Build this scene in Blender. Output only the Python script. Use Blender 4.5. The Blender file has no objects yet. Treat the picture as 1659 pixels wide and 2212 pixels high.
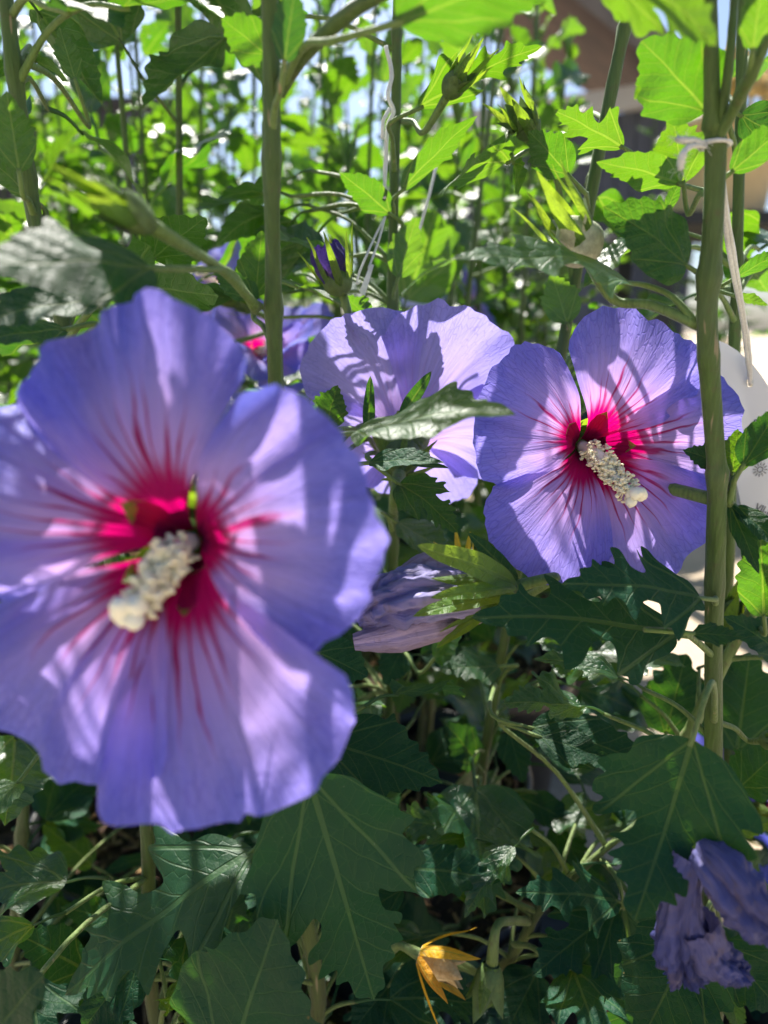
import bpy, math, random
from mathutils import Vector, Matrix, noise, geometry

# ------------------------------------------------------------------ camera, sky, sun, exposure
scene = bpy.context.scene
C = scene.collection
PITCH = math.radians(15.0)
CAMZ = 0.65
W0, H0 = 1659.0, 2212.0            # pixel grid used for measuring the photograph
VFOV = math.radians(73.7)
FPX = H0 / 2 / math.tan(VFOV / 2)
cam_d = bpy.data.cameras.new('camera')
cam = bpy.data.objects.new('camera', cam_d)
C.objects.link(cam)
cam.location = (0, 0, CAMZ)
cam.rotation_euler = (math.radians(90) - PITCH, 0, 0)
cam_d.sensor_fit = 'VERTICAL'
cam_d.sensor_height = 9.6
cam_d.lens = 9.6 / 2 / math.tan(VFOV / 2)
cam_d.clip_start = 0.01
cam_d.clip_end = 500
cam_d.dof.use_dof = True
cam_d.dof.focus_distance = 0.292
cam_d.dof.aperture_fstop = 1.6
scene.camera = cam

SUN_EL = math.radians(54)
SUN_AZ = math.radians(-12)         # measured from +Y, negative is to the left
sun_dir = Vector((math.sin(SUN_AZ) * math.cos(SUN_EL), math.cos(SUN_AZ) * math.cos(SUN_EL), math.sin(SUN_EL)))
world = bpy.data.worlds.new('World')
scene.world = world
world.use_nodes = True
wn = world.node_tree
bg = wn.nodes['Background']
sky = wn.nodes.new('ShaderNodeTexSky')
sky.sky_type = 'NISHITA'
sky.sun_disc = False
sky.sun_elevation = SUN_EL
sky.sun_rotation = SUN_AZ
sky.air_density = 1.0
sky.dust_density = 1.8
sky.ozone_density = 5.0
wn.links.new(sky.outputs[0], bg.inputs[0])
bg.inputs[1].default_value = 0.068
sun_d = bpy.data.lights.new('sun', 'SUN')
sun_d.energy = 5.0
sun_d.angle = math.radians(0.53)
sun_d.color = (1.0, 0.945, 0.87)
sun = bpy.data.objects.new('sun', sun_d)
C.objects.link(sun)
sun.rotation_euler = sun_dir.to_track_quat('Z', 'Y').to_euler()
scene.view_settings.view_transform = 'Standard'
scene.view_settings.look = 'None'
scene.view_settings.gamma = 1.0
scene.view_settings.use_curve_mapping = False
scene.view_settings.exposure = 1.4
scene.render.engine = 'CYCLES'
scene.cycles.use_denoising = True
scene.cycles.max_bounces = 5
scene.cycles.diffuse_bounces = 3
scene.cycles.transmission_bounces = 5
scene.cycles.glossy_bounces = 2
scene.cycles.use_adaptive_sampling = True
scene.cycles.adaptive_threshold = 0.025
scene.cycles.caustics_reflective = False
scene.cycles.caustics_refractive = False

# ------------------------------------------------------------------ measuring helpers
CAM = Vector((0, 0, CAMZ))
CR = Vector((1, 0, 0))
CU = Vector((0, math.sin(PITCH), math.cos(PITCH)))
CF = Vector((0, math.cos(PITCH), -math.sin(PITCH)))
UP = Vector((0, 0, 1))


def at(x, y, Y):
    """the place at distance Y in front of the photographer that is seen at x, y"""
    r = CF + CR * ((x - W0 / 2) / FPX) - CU * ((y - H0 / 2) / FPX)
    return CAM + r * (Y / r.y)


def pix(p):
    v = p - CAM
    d = v.dot(CF)
    return (W0 / 2 + FPX * v.dot(CR) / d, H0 / 2 - FPX * v.dot(CU) / d, d)


def mpp(x, y, Y):
    return (at(x, y, Y) - CAM).dot(CF) / FPX


def camvec(r, u, f):
    return (CR * r + CU * u - CF * f).normalized()


rnd = random.Random(7)


def tag(o, label, cat, group=None, kind=None):
    o['label'] = label
    o['category'] = cat
    if group:
        o['group'] = group
    if kind:
        o['kind'] = kind
    return o


def empty(name, loc=(0, 0, 0), parent=None):
    o = bpy.data.objects.new(name, None)
    o.empty_display_size = 0.01
    C.objects.link(o)
    if parent is None:
        o.location = loc
    else:
        o.parent = parent
        o.matrix_parent_inverse = parent_inv(parent)
        o.location = loc
    return o


_pinv = {}


def world_of(o):
    m = o.matrix_basis.copy()
    if o.parent:
        m = world_of(o.parent) @ o.matrix_parent_inverse @ m
    return m


def parent_inv(p):
    k = p.name
    if k not in _pinv:
        _pinv[k] = world_of(p).inverted()
    return _pinv[k]


def link(name, me, parent=None, mat=None, matrix=None, label=None):
    o = bpy.data.objects.new(name, me)
    C.objects.link(o)
    if mat is not None and not me.materials:
        me.materials.append(mat)
    if parent is not None:
        o.parent = parent
        o.matrix_parent_inverse = parent_inv(parent)
    if matrix is not None:
        o.matrix_basis = matrix
    if label:
        o['label'] = label
    return o


def mesh(name, verts, faces, smooth=True, uvs=None):
    me = bpy.data.meshes.new(name)
    me.from_pydata([tuple(v) for v in verts], [], faces)
    if uvs is not None:
        uvl = me.uv_layers.new(name='UVMap')
        li = [0] * len(me.loops)
        me.loops.foreach_get('vertex_index', li)
        flat = []
        for i in li:
            flat += [uvs[i][0], uvs[i][1]]
        uvl.data.foreach_set('uv', flat)
    if smooth:
        me.polygons.foreach_set('use_smooth', [True] * len(me.polygons))
    me.update()
    return me


# ------------------------------------------------------------------ materials
def new_mat(name):
    m = bpy.data.materials.new(name)
    m.use_nodes = True
    nt = m.node_tree
    for n in list(nt.nodes):
        if n.type != 'OUTPUT_MATERIAL':
            nt.nodes.remove(n)
    return m, nt, nt.nodes['Material Output']


class N:
    """small helper for building node trees"""

    def __init__(s, nt):
        s.nt = nt

    def n(s, t, **kw):
        nd = s.nt.nodes.new(t)
        for k, v in kw.items():
            setattr(nd, k, v)
        return nd

    def put(s, sock, v):
        if isinstance(v, bpy.types.NodeSocket):
            s.nt.links.new(v, sock)
        else:
            if isinstance(v, tuple) and len(v) == 3 and sock.type == 'RGBA':
                v = v + (1.0,)
            sock.default_value = v

    def m(s, op, a, b=0.0, c=0.0, clamp=False):
        nd = s.n('ShaderNodeMath', operation=op)
        nd.use_clamp = clamp
        s.put(nd.inputs[0], a)
        s.put(nd.inputs[1], b)
        s.put(nd.inputs[2], c)
        return nd.outputs[0]

    def step(s, v, lo, hi, o0=0.0, o1=1.0):
        nd = s.n('ShaderNodeMapRange', interpolation_type='SMOOTHSTEP')
        s.put(nd.inputs[0], v)
        s.put(nd.inputs[1], lo)
        s.put(nd.inputs[2], hi)
        s.put(nd.inputs[3], o0)
        s.put(nd.inputs[4], o1)
        return nd.outputs[0]

    def mix(s, f, a, b, blend='MIX'):
        nd = s.n('ShaderNodeMix', data_type='RGBA', blend_type=blend)
        s.put(nd.inputs[0], f)
        s.put(nd.inputs[6], a)
        s.put(nd.inputs[7], b)
        return nd.outputs[2]

    def noise(s, vec, scale, detail=2.0, rough=0.5):
        nd = s.n('ShaderNodeTexNoise')
        s.put(nd.inputs['Vector'], vec)
        nd.inputs['Scale'].default_value = scale
        nd.inputs['Detail'].default_value = detail
        nd.inputs['Roughness'].default_value = rough
        return nd.outputs['Fac']

    def xyz(s, x, y, z=0.0):
        nd = s.n('ShaderNodeCombineXYZ')
        s.put(nd.inputs[0], x)
        s.put(nd.inputs[1], y)
        s.put(nd.inputs[2], z)
        return nd.outputs[0]

    def bump(s, h, strength, dist):
        nd = s.n('ShaderNodeBump')
        s.put(nd.inputs['Height'], h)
        nd.inputs['Strength'].default_value = strength
        nd.inputs['Distance'].default_value = dist
        return nd.outputs[0]

    def hsv(s, col, h=0.5, sat=1.0, v=1.0):
        nd = s.n('ShaderNodeHueSaturation')
        s.put(nd.inputs['Hue'], h)
        s.put(nd.inputs['Saturation'], sat)
        s.put(nd.inputs['Value'], v)
        s.put(nd.inputs['Color'], col)
        return nd.outputs[0]


def sheet_shader(k, out, col, tcol, trans, rough, normal, spec=0.5):
    p = k.n('ShaderNodeBsdfPrincipled')
    k.put(p.inputs['Base Color'], col)
    k.put(p.inputs['Roughness'], rough)
    k.put(p.inputs['Specular IOR Level'], spec)
    t = k.n('ShaderNodeBsdfTranslucent')
    k.put(t.inputs['Color'], tcol)
    if normal is not None:
        k.put(p.inputs['Normal'], normal)
        k.put(t.inputs['Normal'], normal)
    mx = k.n('ShaderNodeMixShader')
    k.put(mx.inputs[0], trans)
    k.nt.links.new(p.outputs[0], mx.inputs[1])
    k.nt.links.new(t.outputs[0], mx.inputs[2])
    k.nt.links.new(mx.outputs[0], out.inputs[0])


def leaf_material(name, top, under, tcol, tcol2, trans=0.38, r0=0.33, spec=0.5):
    m, nt, out = new_mat(name)
    k = N(nt)
    uv = k.n('ShaderNodeTexCoord').outputs['UV']
    sep = k.n('ShaderNodeSeparateXYZ')
    nt.links.new(uv, sep.inputs[0])
    x = k.m('ABSOLUTE', sep.outputs[0])
    y = sep.outputs[1]
    info = k.n('ShaderNodeObjectInfo')
    rn = info.outputs['Random']
    mid = k.step(k.m('SUBTRACT', x, k.m('MULTIPLY', k.m('SUBTRACT', 1.15, y), 0.011)), 0.0, 0.006, 1.0, 0.0)
    # two palmate side veins from the base
    ds = k.m('ABSOLUTE', k.m('SUBTRACT', k.m('MULTIPLY', x, 0.80), k.m('MULTIPLY', y, 0.50)))
    side = k.m('MULTIPLY', k.step(ds, 0.004, 0.012, 1.0, 0.0), k.step(y, 0.5, 0.62, 1.0, 0.0))
    # pinnate veins, curved forward
    wob = k.m('MULTIPLY', k.noise(uv, 5.0, 1.0), 0.06)
    q = k.m('SUBTRACT', k.m('ADD', y, wob), k.m('MULTIPLY', k.m('POWER', x, 0.85), 0.75))
    fr = k.m('ABSOLUTE', k.m('SUBTRACT', k.m('FRACT', k.m('MULTIPLY', q, 6.5)), 0.5))
    pin = k.m('MULTIPLY', k.step(fr, 0.0, 0.055, 1.0, 0.0), 0.75)
    vo = k.n('ShaderNodeTexVoronoi', feature='DISTANCE_TO_EDGE')
    nt.links.new(uv, vo.inputs['Vector'])
    vo.inputs['Scale'].default_value = 17.0
    net = k.m('MULTIPLY', k.step(vo.outputs['Distance'], 0.0, 0.06, 1.0, 0.0), 0.22)
    vein = k.m('MAXIMUM', k.m('MAXIMUM', mid, side), k.m('MAXIMUM', pin, net))
    patch = k.noise(uv, 3.0, 3.0)
    fine = k.noise(uv, 90.0, 2.0)
    val = k.m('ADD', k.m('MULTIPLY', rn, 0.5), k.m('ADD', 0.45, k.m('MULTIPLY', patch, 0.55)))
    geo = k.n('ShaderNodeNewGeometry')
    back = geo.outputs['Backfacing']
    ctop = k.mix(k.m('MULTIPLY', vein, 0.36), top, (0.085, 0.17, 0.06))
    cund = k.mix(k.m('MULTIPLY', vein, 0.5), under, (0.16, 0.26, 0.10))
    col = k.mix(back, ctop, cund)
    col = k.hsv(col, k.m('ADD', 0.485, k.m('MULTIPLY', rn, 0.03)), 1.0, val)
    # a few leaves show small brown flecks
    spot = k.step(k.noise(uv, 14.0, 2.0, 0.6), 0.70, 0.76)
    col = k.mix(k.m('MULTIPLY', spot, 0.5), col, (0.10, 0.075, 0.025))
    tc = k.mix(rn, tcol, tcol2)
    tc = k.mix(k.m('MULTIPLY', vein, 0.55), tc, (0.40, 0.56, 0.04))
    tc = k.hsv(tc, 0.5, 1.0, k.m('ADD', 0.75, k.m('MULTIPLY', patch, 0.5)))
    dry = k.m('MULTIPLY', k.step(k.m('ADD', k.noise(uv, 4.0, 4.0, 0.7), k.m('MULTIPLY', k.m('ADD', x, y), 0.10)), 0.70, 0.76), 0.8)
    col = k.mix(dry, col, (0.17, 0.115, 0.035))
    dust = k.step(k.noise(uv, 60.0, 2.0, 0.5), 0.70, 0.76)
    col = k.mix(k.m('MULTIPLY', dust, 0.25), col, (0.30, 0.32, 0.24))
    puck = k.m('ADD', k.m('MULTIPLY', fr, -1.0), k.m('MULTIPLY', vo.outputs['Distance'], 0.55))
    h = k.m('ADD', k.m('ADD', k.m('MULTIPLY', vein, -0.6), puck), k.m('ADD', k.m('MULTIPLY', fine, 0.22), k.m('MULTIPLY', patch, 1.2)))
    nrm = k.bump(h, 0.55, 0.0013)
    rough = k.m('ADD', r0, k.m('ADD', k.m('MULTIPLY', fine, 0.14), k.m('MULTIPLY', patch, 0.16)))
    sheet_shader(k, out, col, tc, trans, rough, nrm, spec)
    return m


M = {}
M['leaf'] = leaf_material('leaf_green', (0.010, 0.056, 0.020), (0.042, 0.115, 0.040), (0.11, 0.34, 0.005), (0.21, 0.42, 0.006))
M['leaf_shaded'] = leaf_material('leaf_shaded_green', (0.006, 0.046, 0.022), (0.03, 0.095, 0.04), (0.07, 0.27, 0.012), (0.12, 0.34, 0.012), 0.20, 0.42, 0.22)  # darker, cooler, less translucent copy of the leaf; shade put into its colour
M['leaf_gloss'] = leaf_material('leaf_glossy_green', (0.010, 0.056, 0.020), (0.042, 0.115, 0.040), (0.09, 0.30, 0.004), (0.20, 0.41, 0.006), 0.40, 0.20, 0.75)
M['bract'] = leaf_material('bract_green', (0.085, 0.18, 0.03), (0.10, 0.2, 0.045), (0.34, 0.55, 0.02), (0.44, 0.60, 0.03))
M['bract_dry'] = leaf_material('bract_dry', (0.62, 0.31, 0.02), (0.55, 0.30, 0.04), (0.75, 0.33, 0.01), (0.80, 0.45, 0.02))
M['leaf_yellow'] = leaf_material('leaf_yellow', (0.62, 0.50, 0.035), (0.55, 0.48, 0.06), (0.8, 0.66, 0.03), (0.85, 0.62, 0.03))
M['leaf_brown'] = leaf_material('leaf_brown', (0.20, 0.10, 0.045), (0.22, 0.12, 0.06), (0.36, 0.15, 0.03), (0.4, 0.18, 0.03))


def petal_material(name, inner, outer, tin, tout, fade=0.0, trans=0.45, wrinkle=0.0):
    m, nt, out = new_mat(name)
    k = N(nt)
    uv = k.n('ShaderNodeTexCoord').outputs['UV']
    sep = k.n('ShaderNodeSeparateXYZ')
    nt.links.new(uv, sep.inputs[0])
    U, v = sep.outputs[0], sep.outputs[1]
    rn = k.n('ShaderNodeObjectInfo').outputs['Random']
    seed = k.m('MULTIPLY', rn, 37.0)
    Uw = k.m('ADD', U, k.m('MULTIPLY', k.m('SUBTRACT', k.noise(k.xyz(k.m('MULTIPLY', U, 2.2), k.m('MULTIPLY', v, 1.2), seed), 2.0, 2.0), 0.5), 0.30))
    a = k.m('MULTIPLY', Uw, 5.2)
    tri = k.m('MULTIPLY', k.m('ABSOLUTE', k.m('SUBTRACT', k.m('FRACT', k.m('ADD', a, 0.5)), 0.5)), 2.0)
    cell = k.m('FLOOR', k.m('ADD', a, 0.5))
    wn_ = k.n('ShaderNodeTexWhiteNoise', noise_dimensions='2D')
    nt.links.new(k.xyz(cell, seed), wn_.inputs['Vector'])
    U2 = k.m('MULTIPLY', U, U)
    L = k.m('ADD', k.m('MULTIPLY', k.m('SUBTRACT', 1.0, U2), 0.30), k.m('ADD', 0.15, k.m('MULTIPLY', wn_.outputs['Value'], 0.20)))
    t = k.m('DIVIDE', k.m('SUBTRACT', k.m('ADD', L, 0.16), v), L, clamp=True)
    wid = k.m('MULTIPLY', k.m('POWER', t, 1.5), 0.50)
    line = k.m('MULTIPLY', k.step(k.m('SUBTRACT', wid, tri), -0.16, 0.14), k.step(t, 0.0, 0.45))
    ribs0 = k.noise(k.xyz(k.m('MULTIPLY', U, 14.0), k.m('MULTIPLY', v, 1.0), seed), 1.0, 2.0, 0.6)
    blotch = k.step(k.m('ADD', v, k.m('MULTIPLY', k.m('SUBTRACT', tri, 0.5), 0.06)), 0.23, 0.37, 1.0, 0.0)
    halo = k.step(k.m('ADD', v, k.m('MULTIPLY', ribs0, 0.10)), 0.22, 0.75, 1.0, 0.0)
    ribs = k.noise(k.xyz(k.m('MULTIPLY', U, 26.0), k.m('MULTIPLY', v, 1.6), seed), 1.0, 3.0, 0.6)
    soft = k.noise(k.xyz(k.m('MULTIPLY', U, 2.0), k.m('MULTIPLY', v, 2.0), seed), 1.5, 3.0)
    vo = k.n('ShaderNodeTexVoronoi', feature='DISTANCE_TO_EDGE')
    nt.links.new(k.xyz(k.m('MULTIPLY', U, 16.0), k.m('MULTIPLY', v, 6.5), seed), vo.inputs['Vector'])
    vo.inputs['Scale'].default_value = 1.6
    ret = k.m('MULTIPLY', k.m('MULTIPLY', k.step(vo.outputs['Distance'], 0.0, 0.10, 1.0, 0.0), k.step(v, 0.4, 0.9)), 1.0 - 0.75 * wrinkle)
    gf = k.step(k.m('ADD', v, k.m('MULTIPLY', k.m('SUBTRACT', soft, 0.5), 0.5)), 0.22, 1.05)
    col = k.mix(gf, inner, outer)
    col = k.mix(k.m('MULTIPLY', ret, 0.30), col, k.hsv(col, 0.5, 1.25, 0.66))
    col = k.hsv(col, 0.5, 1.0, k.m('ADD', 0.70, k.m('MULTIPLY', ribs, 0.58)))
    col = k.mix(k.m('MULTIPLY', halo, 0.38 * (1 - fade)), col, (0.52, 0.16, 0.50))
    tcl = k.mix(gf, tin, tout)
    tcl = k.mix(k.m('MULTIPLY', ret, 0.28), tcl, k.hsv(tcl, 0.5, 1.25, 0.7))
    tcl = k.hsv(tcl, 0.5, 1.0, k.m('ADD', 0.80, k.m('MULTIPLY', ribs, 0.40)))
    tcl = k.mix(k.m('MULTIPLY', halo, 0.36 * (1 - fade)), tcl, (0.75, 0.20, 0.58))
    red = k.m('MULTIPLY', k.m('MAXIMUM', k.m('MULTIPLY', line, k.m('ADD', 0.62, k.m('MULTIPLY', ribs0, 0.55), clamp=True)), blotch), 1.0 - fade)
    col = k.mix(red, col, (0.26, 0.0, 0.075))
    tcl = k.mix(red, tcl, k.mix(blotch, (0.40, 0.0, 0.13), (0.85, 0.0, 0.20)))
    if wrinkle:
        br = k.m('MULTIPLY', k.step(k.noise(k.xyz(k.m('MULTIPLY', U, 3.0), k.m('MULTIPLY', v, 5.0), seed), 1.6, 4.0, 0.65), 0.52, 0.68), 0.55)
        col = k.mix(br, col, (0.16, 0.115, 0.13))
    nrm = k.bump(k.m('ADD', ribs, k.m('ADD', k.m('MULTIPLY', soft, 1.5), k.m('MULTIPLY', ret, -0.25 - 0.3 * wrinkle))), 0.6 + wrinkle * 0.2, 0.0010 + 0.0006 * wrinkle)
    sheet_shader(k, out, col, tcl, trans, 0.55, nrm, 0.25)
    return m


M['petal'] = petal_material('petal_violet', (0.38, 0.30, 0.72), (0.125, 0.155, 0.72), (0.68, 0.46, 0.85), (0.37, 0.31, 0.87))
M['petal_back'] = petal_material('petal_pale', (0.36, 0.31, 0.74), (0.25, 0.24, 0.73), (0.55, 0.43, 0.90), (0.40, 0.35, 0.90), fade=0.9)
M['petal_faded'] = petal_material('petal_faded', (0.36, 0.32, 0.56), (0.17, 0.17, 0.42), (0.42, 0.36, 0.62), (0.22, 0.2, 0.5), fade=1.0, trans=0.25, wrinkle=1.0)
M['petal_wilt'] = petal_material('petal_wilted', (0.14, 0.14, 0.33), (0.04, 0.055, 0.22), (0.18, 0.17, 0.4), (0.07, 0.08, 0.32), fade=1.0, trans=0.25, wrinkle=1.0)
M['petal_wilt_pale'] = petal_material('petal_wilted_pale', (0.50, 0.38, 0.50), (0.40, 0.34, 0.58), (0.5, 0.4, 0.6), (0.4, 0.34, 0.6), fade=1.0, trans=0.25, wrinkle=1.0)
M['petal_bud'] = petal_material('petal_bud_dark', (0.06, 0.04, 0.20), (0.05, 0.035, 0.20), (0.14, 0.07, 0.36), (0.12, 0.06, 0.36), fade=1.0, trans=0.2, wrinkle=1.0)


def plain_material(name, col, rough=0.6, nscale=0.0, namt=0.3, bump=0.0, bscale=200.0, spec=0.4, col2=None, sss=0.0, trans=0.0):
    m, nt, out = new_mat(name)
    k = N(nt)
    oc = k.n('ShaderNodeTexCoord').outputs['Object']
    p = k.n('ShaderNodeBsdfPrincipled')
    c = col
    if nscale:
        f = k.noise(oc, nscale, 4.0, 0.6)
        c = k.mix(k.step(f, 0.3, 0.7), col, col2 if col2 else tuple(q * (1 - namt) for q in col))
    k.put(p.inputs['Base Color'], c)
    p.inputs['Roughness'].default_value = rough
    p.inputs['Specular IOR Level'].default_value = spec
    if bump:
        k.put(p.inputs['Normal'], k.bump(k.noise(oc, bscale, 4.0, 0.6), 0.6, bump))
    if trans:
        t = k.n('ShaderNodeBsdfTranslucent')
        k.put(t.inputs['Color'], c)
        mx = k.n('ShaderNodeMixShader')
        mx.inputs[0].default_value = trans
        nt.links.new(p.outputs[0], mx.inputs[1])
        nt.links.new(t.outputs[0], mx.inputs[2])
        nt.links.new(mx.outputs[0], out.inputs[0])
    else:
        nt.links.new(p.outputs[0], out.inputs[0])
    return m


def stem_material(name, young, old, zlo, zhi):
    m, nt, out = new_mat(name)
    k = N(nt)
    tc = k.n('ShaderNodeTexCoord')
    oc = tc.outputs['Object']
    sep = k.n('ShaderNodeSeparateXYZ')
    nt.links.new(oc, sep.inputs[0])
    z = sep.outputs[2]
    mp = k.n('ShaderNodeMapping')
    mp.inputs['Scale'].default_value = (700, 700, 70)
    nt.links.new(oc, mp.inputs[0])
    streak = k.noise(mp.outputs[0], 1.0, 4.0, 0.65)
    big = k.noise(oc, 45.0, 3.0)
    mp2 = k.n('ShaderNodeMapping')
    mp2.inputs['Scale'].default_value = (300, 300, 18)
    nt.links.new(oc, mp2.inputs[0])
    long_ = k.noise(mp2.outputs[0], 1.0, 3.0, 0.6)
    f = k.step(k.m('ADD', z, k.m('MULTIPLY', k.m('SUBTRACT', long_, 0.5), 0.25)), zlo, zhi)
    col = k.mix(f, old, young)
    col = k.hsv(col, 0.5, k.m('ADD', 0.8, k.m('MULTIPLY', big, 0.4)), k.m('ADD', 0.20, k.m('ADD', k.m('MULTIPLY', streak, 0.85), k.m('MULTIPLY', long_, 0.75))))
    lent = k.step(k.noise(mp.outputs[0], 0.5, 2.0), 0.68, 0.74)
    col = k.mix(k.m('MULTIPLY', lent, 0.75), col, (0.30, 0.24, 0.14))
    dirt = k.step(k.noise(oc, 160.0, 4.0, 0.7), 0.55, 0.72)
    col = k.mix(k.m('MULTIPLY', dirt, 0.45), col, (0.10, 0.075, 0.04))
    p = k.n('ShaderNodeBsdfPrincipled')
    k.put(p.inputs['Base Color'], col)
    p.inputs['Roughness'].default_value = 0.55
    p.inputs['Specular IOR Level'].default_value = 0.35
    p.inputs['Sheen Weight'].default_value = 0.12
    p.inputs['Sheen Roughness'].default_value = 0.4
    k.put(p.inputs['Normal'], k.bump(k.m('ADD', streak, long_), 0.8, 0.0009))
    nt.links.new(p.outputs[0], out.inputs[0])
    return m


M['stem'] = stem_material('stem_bark', (0.068, 0.120, 0.026), (0.105, 0.108, 0.045), 0.15, 0.50)
M['twig'] = stem_material('twig_green', (0.12, 0.20, 0.05), (0.14, 0.19, 0.055), 0.2, 0.7)
M['pollen'] = plain_material('pollen_cream', (0.95, 0.90, 0.64), 0.9, 900, 0.05)
M['stigma'] = plain_material('stigma_pale', (0.94, 0.92, 0.72), 0.8)
M['column'] = plain_material('column_pale', (0.94, 0.87, 0.74), 0.7)
M['calyx'] = plain_material('calyx_green', (0.12, 0.20, 0.06), 0.6, 220, 0.35, bump=0.0006, bscale=900, trans=0.2)
M['calyx_pale'] = plain_material('calyx_pale', (0.50, 0.53, 0.36), 0.75, 400, 0.3, bump=0.0008, bscale=1200, trans=0.1)
M['capsule'] = plain_material('capsule_brown', (0.45, 0.30, 0.12), 0.8, 260, 0.4, bump=0.001, bscale=700, col2=(0.62, 0.48, 0.26))
M['tag'] = plain_material('tag_white', (0.78, 0.81, 0.81), 0.35, trans=0.15)
M['ink'] = plain_material('ink_black', (0.02, 0.02, 0.025), 0.5)
M['string'] = plain_material('string_white', (0.82, 0.84, 0.80), 0.8, 900, 0.15, bump=0.0005, bscale=1500, trans=0.25)
M['pot'] = plain_material('pot_black_plastic', (0.018, 0.019, 0.021), 0.38, 60, 0.4)
M['drop'] = None

# ------------------------------------------------------------------ mesh builders
def catmull(pts, n):
    if len(pts) == 2:
        return [pts[0].lerp(pts[1], i / n) for i in range(n + 1)]
    P = [pts[0] * 2 - pts[1]] + list(pts) + [pts[-1] * 2 - pts[-2]]
    out = []
    segs = len(pts) - 1
    per = max(1, n // segs)
    for s in range(segs):
        p0, p1, p2, p3 = P[s:s + 4]
        for i in range(per):
            t = i / per
            out.append(0.5 * ((2 * p1) + (p2 - p0) * t + (2 * p0 - 5 * p1 + 4 * p2 - p3) * t * t + (3 * p1 - p0 - 3 * p2 + p3) * t ** 3))
    out.append(pts[-1].copy())
    return out


def lerp_list(L, t):
    f = t * (len(L) - 1)
    i = min(int(f), len(L) - 2)
    return L[i] + (L[i + 1] - L[i]) * (f - i)


def tube_geo(pts, radii, n=24, sides=12, wob=0.0, seed=0, knots=()):
    path = catmull([Vector(p) for p in pts], n)
    verts, faces = [], []
    T = (path[1] - path[0]).normalized()
    ref = Vector((1, 0, 0)) if abs(T.x) < 0.9 else Vector((0, 1, 0))
    X = (ref - T * ref.dot(T)).normalized()
    m = len(path)
    for i, p in enumerate(path):
        T = (path[min(i + 1, m - 1)] - path[max(i - 1, 0)]).normalized()
        X = (X - T * X.dot(T)).normalized()
        Yv = T.cross(X)
        t = i / (m - 1)
        r = lerp_list(radii, t)
        for (kt, kw, kr) in knots:
            r *= 1 + kr * math.exp(-((t - kt) / kw) ** 2)
        for j in range(sides):
            a = 2 * math.pi * j / sides
            rr = r
            if wob:
                rr *= 1 + wob * noise.noise(Vector((math.cos(a) * 1.3, math.sin(a) * 1.3, t * 14 + seed)))
            verts.append(p + (X * math.cos(a) + Yv * math.sin(a)) * rr)
    for i in range(m - 1):
        for j in range(sides):
            a, b = i * sides + j, i * sides + (j + 1) % sides
            faces.append((a, b, b + sides, a + sides))
    verts.append(path[0]); verts.append(path[-1])
    c0, c1 = len(verts) - 2, len(verts) - 1
    for j in range(sides):
        faces.append((c0, (j + 1) % sides, j))
        e = (m - 1) * sides
        faces.append((c1, e + j, e + (j + 1) % sides))
    return verts, faces


def join_geo(parts):
    V, F = [], []
    for v, f in parts:
        o = len(V)
        V += v
        F += [tuple(i + o for i in q) for q in f]
    return V, F


def tube_obj(name, pts, radii, parent, mat, **kw):
    v, f = tube_geo(pts, radii, **kw)
    return link(name, mesh(name, v, f), parent, mat)


def lathe_geo(profile, sides=40, wob=None):
    V, F = [], []
    for i, (r, z) in enumerate(profile):
        for j in range(sides):
            a = 2 * math.pi * j / sides
            V.append(Vector((r * math.cos(a), r * math.sin(a), z)))
    for i in range(len(profile) - 1):
        for j in range(sides):
            a, b = i * sides + j, i * sides + (j + 1) % sides
            F.append((a, b, b + sides, a + sides))
    return V, F


def blob_geo(c, r, seed=0, amp=0.25, squash=(1, 1, 1), seg=6, rings=4):
    V, F = [], []
    for i in range(rings + 1):
        th = math.pi * i / rings
        for j in range(seg):
            ph = 2 * math.pi * j / seg
            d = Vector((math.sin(th) * math.cos(ph), math.sin(th) * math.sin(ph), math.cos(th)))
            k = 1 + amp * noise.noise(d * 1.7 + Vector((seed * 3.1, seed * 1.7, seed)))
            V.append(Vector(c) + Vector((d.x * squash[0], d.y * squash[1], d.z * squash[2])) * r * k)
    for i in range(rings):
        for j in range(seg):
            a, b = i * seg + j, i * seg + (j + 1) % seg
            F.append((a, b, b + seg, a + seg))
    return V, F


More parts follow.
